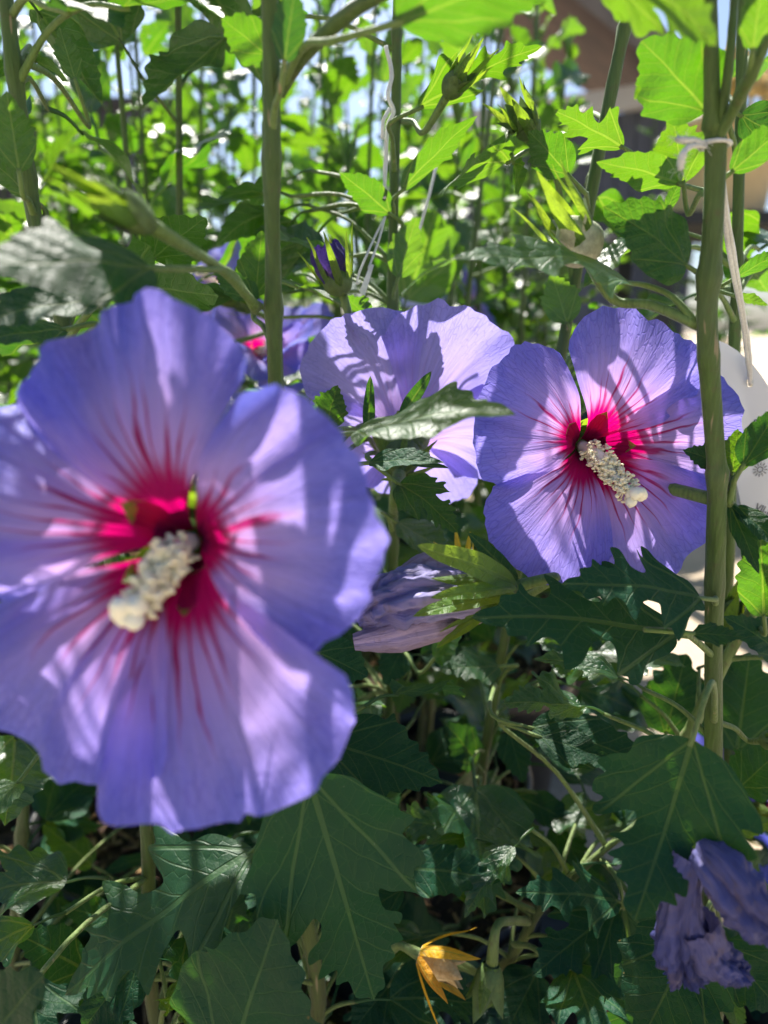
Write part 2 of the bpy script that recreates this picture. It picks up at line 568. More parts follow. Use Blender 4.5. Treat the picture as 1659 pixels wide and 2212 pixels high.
# ---- leaves. Half outlines, base at 0,0 and tip at 0,1; 't' pairs of tooth and notch
SHAPES = {
    'A': [(0, 0), (.07, .015), (.17, .07), (.26, .16), (.315, .27), (.33, .37), (.325, .43), (.36, .50), (.30, .53), (.315, .61),
          (.24, .64), (.245, .72), (.175, .745), (.17, .82), (.11, .84), (.085, .92), (.035, .96), (0, 1)],
    'B': [(0, 0), (.09, .015), (.19, .05), (.27, .11), (.33, .19), (.395, .25), (.42, .32), (.365, .35), (.425, .42), (.42, .47), (.36, .48),
          (.385, .56), (.345, .59), (.29, .545), (.22, .50), (.165, .475), (.15, .52), (.175, .58), (.245, .63), (.235, .67), (.18, .68), (.215, .76), (.145, .765),
          (.155, .84), (.09, .85), (.08, .93), (.03, .965), (0, 1)],
    'C': [(0, 0), (.05, .02), (.11, .08), (.15, .16), (.20, .24), (.29, .31), (.31, .37), (.25, .385), (.27, .44), (.19, .42), (.125, .41), (.10, .45),
          (.12, .53), (.21, .60), (.225, .65), (.15, .65), (.10, .68), (.105, .73), (.15, .79), (.095, .80), (.09, .86), (.05, .88), (.035, .95), (0, 1)],
    'D': [(0, 0), (.06, .02), (.13, .08), (.18, .17), (.21, .28), (.22, .40), (.215, .48), (.24, .55), (.20, .58), (.205, .66),
          (.155, .69), (.15, .77), (.10, .80), (.08, .88), (.035, .95), (0, 1)],
    'E': [(0, 0), (.10, .01), (.22, .04), (.32, .11), (.385, .20), (.41, .30), (.405, .38), (.44, .45), (.38, .50), (.395, .58),
          (.31, .62), (.315, .71), (.225, .74), (.215, .83), (.13, .855), (.10, .94), (.04, .975), (0, 1)],
    'S': [(0, 0), (.02, .02), (.05, .12), (.07, .28), (.078, .45), (.07, .62), (.052, .8), (.028, .93), (0, 1)],
}
NATW = {'A': .72, 'B': .84, 'C': .60, 'D': .48, 'E': .88, 'S': .156}


def outline(shape, seed, sub=3):
    r = random.Random(seed)
    halves = []
    for s in (1, -1):
        pts = []
        src = SHAPES[shape]
        for i, (x, y) in enumerate(src):
            if 0 < i < len(src) - 1 and shape != 'S':
                x = max(0.008, x * (1 + r.uniform(-.10, .10)))
                y = y + r.uniform(-.013, .013) * (1 if y > .05 else 0)
            pts.append(Vector((s * x, y, 0)))
        halves.append(catmull(pts, sub * (len(pts) - 1)))
    left = list(reversed(halves[1]))[1:-1]
    return [p.to_2d() for p in halves[0]] + [p.to_2d() for p in left]


_flat = {}


def flat_leaf(shape, seed, grid):
    key = (shape, seed, grid)
    if key in _flat:
        return _flat[key]
    ol = outline(shape, seed)
    n = len(ol)
    vs = list(ol)
    edges = [(i, (i + 1) % n) for i in range(n)]
    # midrib points and an inner grid
    ny = int(1 / grid)
    minx = max(abs(p.x) for p in ol)
    nx = int(minx / grid) + 1
    mid = grid * 0.35

    def inside(q):
        c = False
        j = n - 1
        for i in range(n):
            a, b = ol[i], ol[j]
            if (a.y > q.y) != (b.y > q.y) and q.x < (b.x - a.x) * (q.y - a.y) / (b.y - a.y) + a.x:
                c = not c
            j = i
        return c

    for iy in range(1, ny):
        y = iy / ny
        for ix in range(-nx, nx + 1):
            q = Vector((ix * grid, y + (0.25 * grid if ix % 2 else 0)))
            if inside(q) and min((q - o).length_squared for o in ol) > mid * mid:
                vs.append(q)
    res = geometry.delaunay_2d_cdt(vs, edges, [], 1, 1e-6)
    co, fa = res[0], [tuple(f) for f in res[2]]
    _flat[key] = ([(c.x, c.y) for c in co], fa)
    return _flat[key]


def leaf_geo(shape='A', seed=0, ratio=None, bend=0.4, fold=0.25, curl=0.3, ripple=0.03, grid=0.06, twist=0.0, petiole=0.0, side=0.0):
    co, fa = flat_leaf(shape, seed % 6, grid)
    sx = (ratio / NATW[shape]) if ratio else 1.0
    ph = seed * 1.7

    def place(x, y):
        # straight leaf, then shaped
        z = fold * abs(x) - curl * x * x * (1.5 - y) + ripple * math.sin(11 * y + ph + 4 * x) * min(1, abs(x) * 4) + ripple * .6 * math.sin(23 * y + ph * 2.3) * min(1, abs(x) * 3)
        z += 0.035 * noise.noise(Vector((x * 3.2, y * 3.2, seed * 2.3)))
        x += side * y * y
        if twist:
            a = twist * y
            x, z = x * math.cos(a) - z * math.sin(a), x * math.sin(a) + z * math.cos(a)
        if abs(bend) > 1e-3:
            a = bend * y
            Rr = 1 / bend
            return Vector((x, (Rr - 0) * math.sin(a) + z * math.sin(a), -(Rr) * (1 - math.cos(a)) + z * math.cos(a)))
        return Vector((x, y, z))

    tip = place(0, 1)
    d = math.hypot(tip.y, tip.z)
    ca, sa = tip.y / d, tip.z / d
    V, UVs = [], []
    for (x, y) in co:
        p = place(x * sx, y)
        V.append(Vector((p.x / d, (p.y * ca + p.z * sa) / d, (-p.y * sa + p.z * ca) / d)))
        UVs.append((x, y))
    return V, list(fa), UVs


def frame(base, tip, a, extra=0.0):
    """leaf frame: y along the blade, z its upper side; a: 0 looks at the photographer, 90 looks up, 180 away"""
    Yv = (tip - base)
    L = Yv.length
    Yv.normalize()
    toc = (CAM - base).normalized()
    ar = math.radians(a)
    n = toc * math.cos(ar) + UP * math.sin(ar)
    if extra:
        n = n + CR * extra
    n = n - Yv * n.dot(Yv)
    if n.length < 1e-4:
        n = toc - Yv * toc.dot(Yv)
    n.normalize()
    X = Yv.cross(n)
    return Matrix(((X.x * L, Yv.x * L, n.x * L, base.x), (X.y * L, Yv.y * L, n.y * L, base.y), (X.z * L, Yv.z * L, n.z * L, base.z), (0, 0, 0, 1))), L


class Shrub:
    def __init__(s, base, label, group=None):
        s.root = empty('hibiscus_shrub', base)
        tag(s.root, label, 'shrub', group)
        s.paths = []

    def stem(s, pts, radii, name='stem', n=40, sides=14, knots=(), mat='stem', thin=.87):
        pts = [Vector(p) for p in pts]
        s.paths.append(catmull(pts, 40))
        radii = [q * thin for q in radii]
        return tube_obj(name, pts, radii, s.root, M[mat], n=n, sides=sides, wob=0.16, seed=rnd.random() * 50, knots=knots)

    def nearest(s, p, below=0.0):
        best, bd = None, 1e9
        for path in s.paths:
            for q in path:
                d = (q - p).length + max(0, q.z - (p.z - below)) * 2.0
                if d < bd:
                    best, bd = q, d
        return best

    def leaf(s, shape, b, t, a=0.0, ratio=None, bend=0.4, fold=0.25, curl=0.3, seed=None, join=None, mat='leaf', extra=0.0, pr=0.0011, ripple=0.03, twist=0.0, grid=0.05, petiole=True, side=0.0):
        seed = rnd.randrange(1000) if seed is None else seed
        base = at(*b) if not isinstance(b, Vector) else b
        tip = at(*t) if not isinstance(t, Vector) else t
        mx, L = frame(base, tip, a, extra)
        V, F, UVs = leaf_geo(shape, seed, ratio, bend, fold, curl, ripple, grid, twist, side=side)
        me = mesh('leaf', V, F, uvs=UVs)
        o = link('leaf', me, s.root, M[mat], mx)
        if petiole:
            j = at(*join) if (join is not None and not isinstance(join, Vector)) else join
            if j is None:
                j = s.nearest(base, 0.012)
            if j is not None:
                d = (base - j).length
                ax = (tip - base).normalized()
                ctrl = base - ax * min(0.35 * d, 0.02)
                mid = j.lerp(ctrl, 0.5) + Vector((0, 0, 0.10 * d))
                v, f = tube_geo([j, mid, ctrl, base + ax * 0.04 * L], [pr * 1.5, pr * 1.05, pr, pr * .8], n=15, sides=8)
                pm = mesh('petiole', v, f)
                link('petiole', pm, o, M['twig'])
        return o


# shared leaf meshes for repeated leaves (blade and stalk in one mesh)
LIB = []
for i, (shp, bend, fold) in enumerate([('A', .5, .35), ('B', .7, .2), ('D', .4, .4), ('A', .9, .1), ('E', .6, .3), ('B', .3, .45),
                                       ('D', .8, .2), ('C', .6, .3), ('A', -.3, .5), ('E', 1.0, .15), ('D', .2, .6), ('B', 1.1, .3)]):
    V, F, UVs = leaf_geo(shp, i, None, bend, fold, .35, .045, 0.09, twist=(-.4, .3, .5, 0, -.2, .6)[i % 6])
    n0 = len(V)
    sv, sf = tube_geo([Vector((0, -.34, -.10)), Vector((0, -.16, -.015)), Vector((0, .05, .0))], [.022, .016, .012], n=6, sides=5)
    V = V + sv
    F = F + [tuple(q + n0 for q in f) for f in sf]
    UVs = UVs + [(0, .5)] * len(sv)
    me = mesh('shared_leaf', V, F, uvs=UVs)
    LIB.append(me)
LIBD = []
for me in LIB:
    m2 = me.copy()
    m2.materials.append(M['leaf_shaded'])
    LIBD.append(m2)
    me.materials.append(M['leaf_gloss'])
FAR = []
LIBV = {}
_ld = {}
for i, shp in enumerate(('A', 'B', 'D', 'E', 'A', 'B')):
    V, F, UVs = leaf_geo(shp, i, None, (.5, .8, .3, .6, 1.0, .4)[i], .3, .35, .04, 0.2)
    me = mesh('far_leaf', V, F, uvs=UVs)
    me.materials.append(M['leaf'])
    FAR.append(me)
    LIBV[me.name] = V
    _ld[me.name] = (UVs, F)


def lib_data(me):
    return _ld[me.name]


def lib_leaf(root, base, direction, up, size, dark=False, idx=None, far=False):
    Yv = direction.normalized()
    n = up - Yv * up.dot(Yv)
    if n.length < 1e-3:
        n = Vector((0.3, -1, 0.2)) - Yv * Vector((0.3, -1, 0.2)).dot(Yv)
    n.normalize()
    X = Yv.cross(n)
    b = base + Yv * (.33 * size) + n * (.09 * size)
    L = size
    w = size * rnd.uniform(.62, 1.05)
    mx = Matrix(((X.x * w, Yv.x * L, n.x * L, b.x), (X.y * w, Yv.y * L, n.y * L, b.y), (X.z * w, Yv.z * L, n.z * L, b.z), (0, 0, 0, 1)))
    if far:
        return (rnd.choice(FAR), mx)
    i = rnd.randrange(len(LIB)) if idx is None else idx
    return link('leaf', (LIBD if dark else LIB)[i], root, None, mx)


# ---- flowers
def petal_geo(az, R, hw, seed, nu=30, nv=26, tilt=0.0, ruffle=0.05, cup=0.42, reflex=0.12, lean=0.06, asym=0.0):
    V, F, UVs = [], [], []
    r = random.Random(seed)
    p1, p2, p3 = r.uniform(0, 6.3), r.uniform(0, 6.3), r.uniform(0, 6.3)
    ct, st = math.cos(tilt), math.sin(tilt)
    for i in range(nv + 1):
        v = i / nv
        s = min(1.0, v / .55)
        s = s * s * (3 - 2 * s)
        A = hw * (.74 + .26 * s)
        for j in range(nu + 1):
            u = -1 + 2 * j / nu
            er = .035 * noise.noise(Vector((u * 2.6, seed * 1.3, 0))) + .026 * noise.noise(Vector((u * 9, seed * 2.1, 4))) + .022 * noise.noise(Vector((u * 24, seed * .7, 9)))
            rm = R * (1 - .26 * abs(u) ** 3.2 + asym * u * (1 - abs(u)) + er)
            rho = R * .05 + (rm - R * .05) * v
            z = R * (cup * (1 - math.exp(-3.4 * v)) - reflex * v * v * 1.6)
            z += R * lean * u * v
            z += R * ruffle * v ** 1.8 * (math.sin(3.6 * u + p1) * .7 + .55 * math.sin(7.5 * u + p2 + 2 * v) * abs(u) ** .5 + .30 * v * v * math.sin(17 * u + p3))
            z += R * .035 * v * noise.noise(Vector((u * 2, v * 2.4, seed)))
            z += R * .006 * min(1, v * 3) * math.sin(u * 24 + 2 * noise.noise(Vector((u * 3, v * 3, seed))))
            z += R * .030 * min(1, v * 2) * (abs(math.sin(u * 4.2 + p2 + .8 * noise.noise(Vector((u, v * 2, seed))))) - .6) * (.3 + v)
            z += R * .014 * v * noise.noise(Vector((u * 7, v * 5, seed * 3)))
            z -= R * .05 * (1 - v) * v * 4 * u * u * .6
            rr = rho * ct - z * st
            zz = rho * st + z * ct
            th = az + u * A
            V.append(Vector((rr * math.cos(th), rr * math.sin(th), zz)))
            UVs.append((u, v))
    for i in range(nv):
        for j in range(nu):
            a = i * (nu + 1) + j
            F.append((a, a + 1, a + nu + 2, a + nu + 1))
    return V, F, UVs


def basis(pos, axis, upv):
    Z = axis.normalized()
    Yv = (upv - Z * upv.dot(Z)).normalized()
    X = Yv.cross(Z)
    return Matrix(((X.x, Yv.x, Z.x, pos.x), (X.y, Yv.y, Z.y, pos.y), (X.z, Yv.z, Z.z, pos.z), (0, 0, 0, 1)))


def sepal_geo(R, n, length, width, open_, seed, base_r, nv=8, nu=4):
    """a ring of pointed sepals or bracts round +Z, as a list of separate geometries"""
    out = []
    r = random.Random(seed)
    for k in range(n):
        az = 2 * math.pi * (k + r.uniform(-.15, .15)) / n
        L = length * r.uniform(.85, 1.15)
        op = open_ + r.uniform(-.15, .15)
        cv = r.uniform(.2, .7)
        V, F, UVs = [], [], []
        er = Vector((math.cos(az), math.sin(az), 0))
        et = Vector((-math.sin(az), math.cos(az), 0))
        p = er * base_r
        ang = op
        prev = p.copy()
        for i in range(nv + 1):
            t = i / nv
            w = width * (math.sin(math.pi * (0.18 + .82 * t)) ** .8) * (1 - .25 * t) if t < 1 else 0.0002
            for j in range(nu + 1):
                u = -1 + 2 * j / nu
                V.append(prev + et * (u * w) + (er * math.cos(ang) - Vector((0, 0, 1)) * math.sin(ang)) * (-abs(u) ** 2 * w * .35))
                UVs.append((u * .09, t))
            d = er * math.sin(ang) + Vector((0, 0, 1)) * math.cos(ang)
            prev = prev + d * (L / nv)
            ang -= cv * .10 * (1 if t < .6 else -1.5)
        for i in range(nv):
            for j in range(nu):
                a = i * (nu + 1) + j
                F.append((a, a + 1, a + nu + 2, a + nu + 1))
        out.append((V, F, UVs))
    return out


def flower(shrub, pos, axis, upv, petals, R, col_dir=None, col_len=.54, seed=0, hi=True, mat='petal', label=None, join=None, bracts=True, **kw):
    mx = basis(pos, axis, upv)
    calL = R * .42
    # the cup of the calyx is the flower's own mesh, everything else hangs on it
    prof = [(R * .04, -calL * .9), (R * .10, -calL * .75), (R * .15, -calL * .35), (R * .155, 0), (R * .15, R * .06)]
    v, f = lathe_geo(prof, 20)
    fo = link('flower', mesh('calyx_cup', v, f), shrub.root, M['calyx'], mx, label)
    pm = parent_inv(fo)
    order = 0
    for (az, rr, hw, tilt, extra) in petals:
        kk = dict(kw)
        kk.update(extra)
        V, F, UVs = petal_geo(math.radians(az), rr, hw, seed * 10 + order, nu=34 if hi else 14, nv=30 if hi else 10, tilt=math.radians(tilt), **kk)
        V = [p + Vector((0, 0, -R * .06)) for p in V]
        po = link('petal', mesh('petal', V, F, uvs=UVs), fo, M[mat], mx)
        order += 1
    for (V, F, UVs) in sepal_geo(R, 5, R * .38, R * .12, .55, seed + 3, R * .12):
        V = [p + Vector((0, 0, -calL * .35)) for p in V]
        link('sepal', mesh('sepal', V, F, uvs=UVs), fo, M['bract'], mx)
    if bracts:
        for (V, F, UVs) in sepal_geo(R, 7, R * .42, R * .032, .75, seed + 9, R * .07):
            V = [p + Vector((0, 0, -calL * .85)) for p in V]
            link('bract', mesh('bract', V, F, uvs=UVs), fo, M['bract'], mx)
    if col_dir is not None:
        inv = mx.to_3x3().inverted()
        cd = (inv @ col_dir).normalized()
        CL = R * col_len
        p0, p1, p2 = Vector((0, 0, -R * .05)), Vector((0, 0, 1)) * CL * .30 + cd * CL * .12, cd * CL
        p1 = p1 * .5 + cd * CL * .22
        v, f = tube_geo([p0, p1, cd * CL * .62, p2], [R * .045, R * .042, R * .036, R * .022], n=24, sides=12)
        link('column', mesh('column', v, f), fo, M['column'], mx)
        path = catmull([p0, p1, cd * CL * .62, p2], 30)
        rr = random.Random(seed + 77)
        parts = []
        for k in range(170 if hi else 30):
            t = rr.uniform(.13, .97)
            q = path[min(int(t * len(path)), len(path) - 1)]
            T = cd
            d = Vector((rr.gauss(0, 1), rr.gauss(0, 1), rr.gauss(0, 1)))
            d = (d - T * d.dot(T)).normalized()
            d = (d + T * rr.uniform(-.2, .5)).normalized()
            fl = R * rr.uniform(.045, .092)
            e = q + d * fl
            parts.append(tube_geo([q, e], [R * .008, R * .006], n=1, sides=4))
            for _ in range(3 if hi else 1):
                parts.append(blob_geo(e + Vector((rr.uniform(-1, 1), rr.uniform(-1, 1), rr.uniform(-1, 1))) * R * .016, R * rr.uniform(.009, .016) * (1 if hi else 1.8), k + seed + _ * 7, .7, (1.2, .8, 1), 6, 4))
        v, f = join_geo(parts)
        an = link('anthers', mesh('anthers', v, f), fo, M['pollen'], mx)
        an['kind'] = 'stuff'
        parts = []
        for k in range(5):
            d = Vector((rr.gauss(0, 1), rr.gauss(0, 1), rr.gauss(0, 1)))
            d = (d - cd * d.dot(cd)).normalized()
            e = p2 + cd * R * .07 + d * R * .045
            parts.append(tube_geo([p2 - cd * R * .02, e], [R * .016, R * .012], n=3, sides=6))
            parts.append(blob_geo(e, R * .042, k, .3, (1, 1, 1), 10, 6))
        parts.append(blob_geo(p2 + cd * R * .03, R * .05, 9, .3, (1, 1, 1), 10, 6))
        v, f = join_geo(parts)
        link('stigma', mesh('stigma', v, f), fo, M['stigma'], mx)
        if hi:
            # pollen grains dusted on the petals around the throat
            pass
    bpos = mx @ Vector((0, 0, -calL * .88))
    j = join if join is not None else shrub.nearest(bpos, .02)
    if j is not None:
        ctrl = bpos - axis.normalized() * min(.02, (bpos - j).length * .4)
        v, f = tube_geo([j, j.lerp(ctrl, .5) + Vector((0, 0, -.002)), ctrl, bpos], [R * .05, R * .042, R * .04, R * .055], n=15, sides=9)
        link('flower_stalk', mesh('flower_stalk', v, f), fo, M['twig'])
    return fo


def bud(shrub, pos, tip, size=None, nb=7, bl=1.0, bo=.45, join=None, mat='calyx', bmat='bract', tip_mat=None, seed=0, fat=.30, label=None, bw=.05, name='bud'):
    axis = tip - pos
    L = size if size else axis.length
    mx = basis(pos, axis, CU if abs(axis.normalized().dot(CU)) < .9 else CR)
    prof = []
    for i in range(13):
        t = i / 12
        r = fat * L * math.sin(math.pi * min(1, .12 + .88 * t)) ** .75 * (1 - .25 * t)
        prof.append((max(r, .0002), L * (t * .95)))
    v, f = lathe_geo(prof, 24)
    # five seams
    v2 = []
    for p in v:
        a = math.atan2(p.y, p.x)
        kk = 1 - .08 * (abs(math.cos(2.5 * a + seed)) ** 6)
        v2.append(Vector((p.x * kk, p.y * kk, p.z)))
    bo_ = link(name, mesh('bud_calyx', v2, f), shrub.root, M[mat], mx, label)
    if tip_mat:
        VV, FF, UU = [], [], []
        nu, nv = 30, 12
        for i in range(nv + 1):
            t = i / nv
            for jn in range(nu + 1):
                a = 2 * math.pi * jn / nu
                r = fat * L * (.72 + .35 * t) * (1 + .16 * math.sin(5 * a + 3 * t) + .10 * math.sin(11 * a + 5 * t)) * (1 - .35 * max(0, t - .6) / .4)
                VV.append(Vector((r * math.cos(a), r * math.sin(a), L * (.45 + .95 * t + .06 * math.sin(7 * a) * t))))
                UU.append((math.sin(a), t))
        for i in range(nv):
            for jn in range(nu):
                a = i * (nu + 1) + jn
                FF.append((a, a + 1, a + nu + 2, a + nu + 1))
        link('petal_tip', mesh('petal_tip', VV, FF, uvs=UU), bo_, M[tip_mat], mx)
    for (V, F, UVs) in sepal_geo(L, 5, L * 1.0, L * .26, .42, seed + 3, fat * L * .35, nv=10):
        link('sepal', mesh('sepal', V, F, uvs=UVs), bo_, M[mat], mx)
    for (V, F, UVs) in sepal_geo(L, nb, L * bl, L * bw, bo, seed + 5, fat * L * .5, nv=12):
        link('bract', mesh('bract', V, F, uvs=UVs), bo_, M[bmat], mx)
    j = join if join is not None else shrub.nearest(pos, .015)
    if j is not None:
        ax = axis.normalized()
        ctrl = pos - ax * min(.02, (pos - j).length * .45)
        pr = max(.0012, min(.0024, L * .09))
        v, f = tube_geo([j, j.lerp(ctrl, .55) + Vector((0, 0, .002)), ctrl, pos + ax * L * .04], [pr * 1.2, pr, pr, pr * 1.5], n=15, sides=9)
        link('bud_stalk', mesh('bud_stalk', v, f), bo_, M['twig'])
    return bo_


def crumple_geo(pts, radii, seed, folds=7, twist=2.0, nu=72, nv=60, amp=.35, fine=.12, flat=1.0, flat_dir=None):
    """a furled, wrinkled tube of withered petals"""
    path = catmull([Vector(p) for p in pts], nv)
    m = len(path)
    V, F, UVs = [], [], []
    T = (path[1] - path[0]).normalized()
    ref = flat_dir if flat_dir is not None else CU
    X = (ref - T * ref.dot(T)).normalized()
    for i, p in enumerate(path):
        T = (path[min(i + 1, m - 1)] - path[max(i - 1, 0)]).normalized()
        X = (X - T * X.dot(T)).normalized()
        Yv = T.cross(X)
        t = i / (m - 1)
        r = lerp_list(radii, t)
        for j in range(nu + 1):
            a = 2 * math.pi * j / nu
            g = t * t
            ridge = abs(math.sin((folds * a + twist * 3 * t + 1.5 * noise.noise(Vector((math.cos(a), math.sin(a), t * 3 + seed)))) / 2))
            rr = r * (1 - amp * (.35 + .65 * t) * (1 - ridge) + fine * (.3 + .9 * g) * noise.noise(Vector((math.cos(a) * 4, math.sin(a) * 4, t * 9 + seed * 3))) + .5 * fine * (.3 + g) * noise.noise(Vector((math.cos(a) * 9, math.sin(a) * 9, t * 22 + seed * 5))))
            V.append(p + X * math.cos(a) * rr + Yv * math.sin(a) * rr * flat)
            UVs.append((math.sin(a), .15 + .85 * t))
    for i in range(m - 1):
        for j in range(nu):
            a = i * (nu + 1) + j
            F.append((a, a + 1, a + nu + 2, a + nu + 1))
    return V, F, UVs


# ------------------------------------------------------------------ the setting
def box_geo(c, sx, sy, sz):
    V = [Vector((c[0] + i * sx / 2, c[1] + j * sy / 2, c[2] + q * sz / 2)) for i in (-1, 1) for j in (-1, 1) for q in (-1, 1)]
    F = [(0, 1, 3, 2), (4, 6, 7, 5), (0, 4, 5, 1), (2, 3, 7, 6), (0, 2, 6, 4), (1, 5, 7, 3)]
    return V, F


def ground_material():
    m, nt, out = new_mat('ground_sandy_paving')
    k = N(nt)
    oc = k.n('ShaderNodeTexCoord').outputs['Object']
    a = k.noise(oc, 2.0, 6.0, 0.6)
    b = k.noise(oc, 140.0, 4.0, 0.7)
    col = k.mix(k.step(a, .3, .7), (0.42, 0.33, 0.23), (0.52, 0.43, 0.31))
    col = k.mix(k.m('MULTIPLY', k.step(b, .35, .7), .6), col, (0.28, 0.21, 0.14))
    st = k.step(k.noise(oc, 9.0, 3.0), .62, .75)
    col = k.mix(k.m('MULTIPLY', st, .5), col, (0.14, 0.10, 0.065))
    p = k.n('ShaderNodeBsdfPrincipled')
    k.put(p.inputs['Base Color'], col)
    p.inputs['Roughness'].default_value = .9
    k.put(p.inputs['Normal'], k.bump(b, .7, .004))
    nt.links.new(p.outputs[0], out.inputs[0])
    return m


n = 60
V, F = [], []
for i in range(n + 1):
    for j in range(n + 1):
        u, v = -1 + 2 * i / n, -1 + 2 * j / n
        x, y = math.copysign(abs(u) ** 3, u) * 120, math.copysign(abs(v) ** 3, v) * 120
        V.append(Vector((x, y, .006 * noise.noise(Vector((x * 1.5, y * 1.5, 0))))))
for i in range(n):
    for j in range(n):
        a = i * (n + 1) + j
        F.append((a, a + n + 1, a + n + 2, a + 1))
g = link('ground', mesh('ground', V, F), None, ground_material())
g['kind'] = 'structure'
g['label'] = 'sandy beige trodden ground of the plant nursery'

# --- timber shed at the back right
M['shed_board'] = plain_material('shed_board_blue_grey', (0.085, 0.10, 0.135), .8, 3.0, .45, bump=.002, bscale=30)
M['roof_brown'] = plain_material('roof_underside_brown', (0.085, 0.05, 0.035), .85, 4.0, .5, bump=.003, bscale=20)
M['roof_top'] = plain_material('roof_felt_grey', (0.16, 0.15, 0.15), .9, 5.0, .3)
M['beam_pale'] = plain_material('beam_pale_metal', (0.50, 0.52, 0.54), .45, 2.0, .2)


def quad_board(p0, p1, p2, p3, thick, nrm):
    V = [p0, p1, p2, p3, p0 + nrm * thick, p1 + nrm * thick, p2 + nrm * thick, p3 + nrm * thick]
    F = [(0, 3, 2, 1), (4, 5, 6, 7), (0, 1, 5, 4), (1, 2, 6, 5), (2, 3, 7, 6), (3, 0, 4, 7)]
    return V, F


wl, wr = at(840, 345, 5.0), at(1530, 205, 4.1)
wl.z = wr.z = (wl.z + wr.z) / 2 + .02
shed = empty('shed', ((wl.x + wr.x) / 2, (wl.y + wr.y) / 2, 0))
tag(shed, 'dark timber shed with brown roof underside behind the shrubs at right', 'shed')
along = (wr - wl)
wn_ = Vector((along.y, -along.x, 0)).normalized()
if wn_.y > 0:
    wn_ = -wn_
nb = 22
for i in range(nb):
    a = wl.lerp(wr, (i + .03) / nb)
    b = wl.lerp(wr, (i + .97) / nb)
    off = wn_ * rnd.uniform(0, .012)
    v, f = quad_board(Vector((a.x, a.y, 0)) + off, Vector((b.x, b.y, 0)) + off, b + off, a + off, .025, wn_)
    link('board', mesh('board', v, f, False), shed, M['shed_board'])
v, f = quad_board(Vector((wl.x, wl.y, 0)), Vector((wr.x, wr.y, 0)), wr, wl, -.12, wn_)
link('wall', mesh('wall', v, f, False), shed, M['shed_board'])
for (za, h) in ((0, .11),):
    v, f = quad_board(wl + UP * za + wn_ * .04, wr + UP * za + wn_ * .04, wr + UP * (za + h) + wn_ * .04, wl + UP * (za + h) + wn_ * .04, .07, wn_)
    link('beam', mesh('beam', v, f, False), shed, M['beam_pale'])
# roof: sloping down to the right, its boards seen from below
ra, rb = at(880, -330, 3.6), at(1500, 170, 3.55)
rc, rd = wr + UP * .22 - wn_ * 1.5, wl + UP * 1.15 - wn_ * 1.5
rc.x = rb.x + .5
nr = (rb - ra).cross(rd - ra).normalized()
if nr.z < 0:
    nr = -nr
nbr = 14
for i in range(nbr):
    t0, t1 = (i + .02) / nbr, (i + .98) / nbr
    v, f = quad_board(ra.lerp(rd, t0), rb.lerp(rc, t0), rb.lerp(rc, t1), ra.lerp(rd, t1), .02, nr)
    link('roof_board', mesh('roof_board', v, f, False), shed, M['roof_brown'])
v, f = quad_board(ra + nr * .024, rb + nr * .024, rc + nr * .024, rd + nr * .024, .03, nr)
link('roof', mesh('roof', v, f, False), shed, M['roof_top'])
out_ = (ra - rd).normalized()
v, f = quad_board(ra - nr * .05, rb - nr * .05, rb + nr * .07, ra + nr * .07, .025, out_)
link('fascia', mesh('fascia', v, f, False), shed, M['roof_top'])

# --- dark fence at the back left
M['fence'] = plain_material('fence_dark_grey', (0.05, 0.052, 0.056), .8, 2.0, .3)
fl, fr_ = at(-500, 228, 6.5), at(420, 228, 6.5)
fr_.z = fl.z
fence = empty('fence', ((fl.x + fr_.x) / 2, fl.y, 0))
tag(fence, 'dark grey board fence far behind the shrubs at left', 'fence')
nf = 26
for i in range(nf):
    a, b = fl.lerp(fr_, (i + .04) / nf), fl.lerp(fr_, (i + .96) / nf)
    v, f = quad_board(Vector((a.x, a.y, 0)), Vector((b.x, b.y, 0)), b, a, .03, Vector((0, -1, 0)))
    link('board', mesh('board', v, f, False), fence, M['fence'])
v, f = quad_board(fl + Vector((0, -.06, -.02)), fr_ + Vector((0, -.06, -.02)), fr_ + Vector((0, -.06, .05)), fl + Vector((0, -.06, .05)), -.14, Vector((0, -1, 0)))
link('rail', mesh('rail', v, f, False), fence, M['fence'])

# --- big cream planter at the back right
M['cream'] = plain_material('planter_cream', (0.80, 0.62, 0.34), .5, 8.0, .15)
M['dry_bloom'] = plain_material('bloom_dry', (0.42, 0.30, 0.13), .8, 40.0, .5, col2=(0.55, 0.45, 0.22), trans=.3)
pc = at(1545, 480, 1.9)
planter = empty('planter', (pc.x, pc.y, 0))
tag(planter, 'sunlit cream planter behind the thick right hand stem', 'planter')
hb = pc.z
prof = [(.001, hb), (.105, hb), (.112, hb + .02), (.125, hb + .20), (.14, hb + .20), (.142, hb + .225), (.128, hb + .226), (.124, hb + .19), (.001, hb + .19)]
v, f = lathe_geo(prof, 40)
link('planter_body', mesh('planter_body', [p + Vector((pc.x, pc.y, 0)) for p in v], f), planter, M['cream'])
# trestle it stands on
tb = empty('bench', (pc.x, pc.y, 0))
tag(tb, 'low dark slatted bench under the cream planter', 'bench')
for i in range(5):
    v, f = box_geo((pc.x + .25, pc.y - .16 + .08 * i, hb - .016), .95, .065, .028)
    link('slat', mesh('slat', v, f, False), tb, M['fence'])
for sx in (-.18, .68):
    for sy in (-.15, .15):
        v, f = box_geo((pc.x + sx, pc.y + sy, (hb - .032) / 2), .04, .04, hb - .032)
        link('leg', mesh('leg', v, f, False), tb, M['fence'])
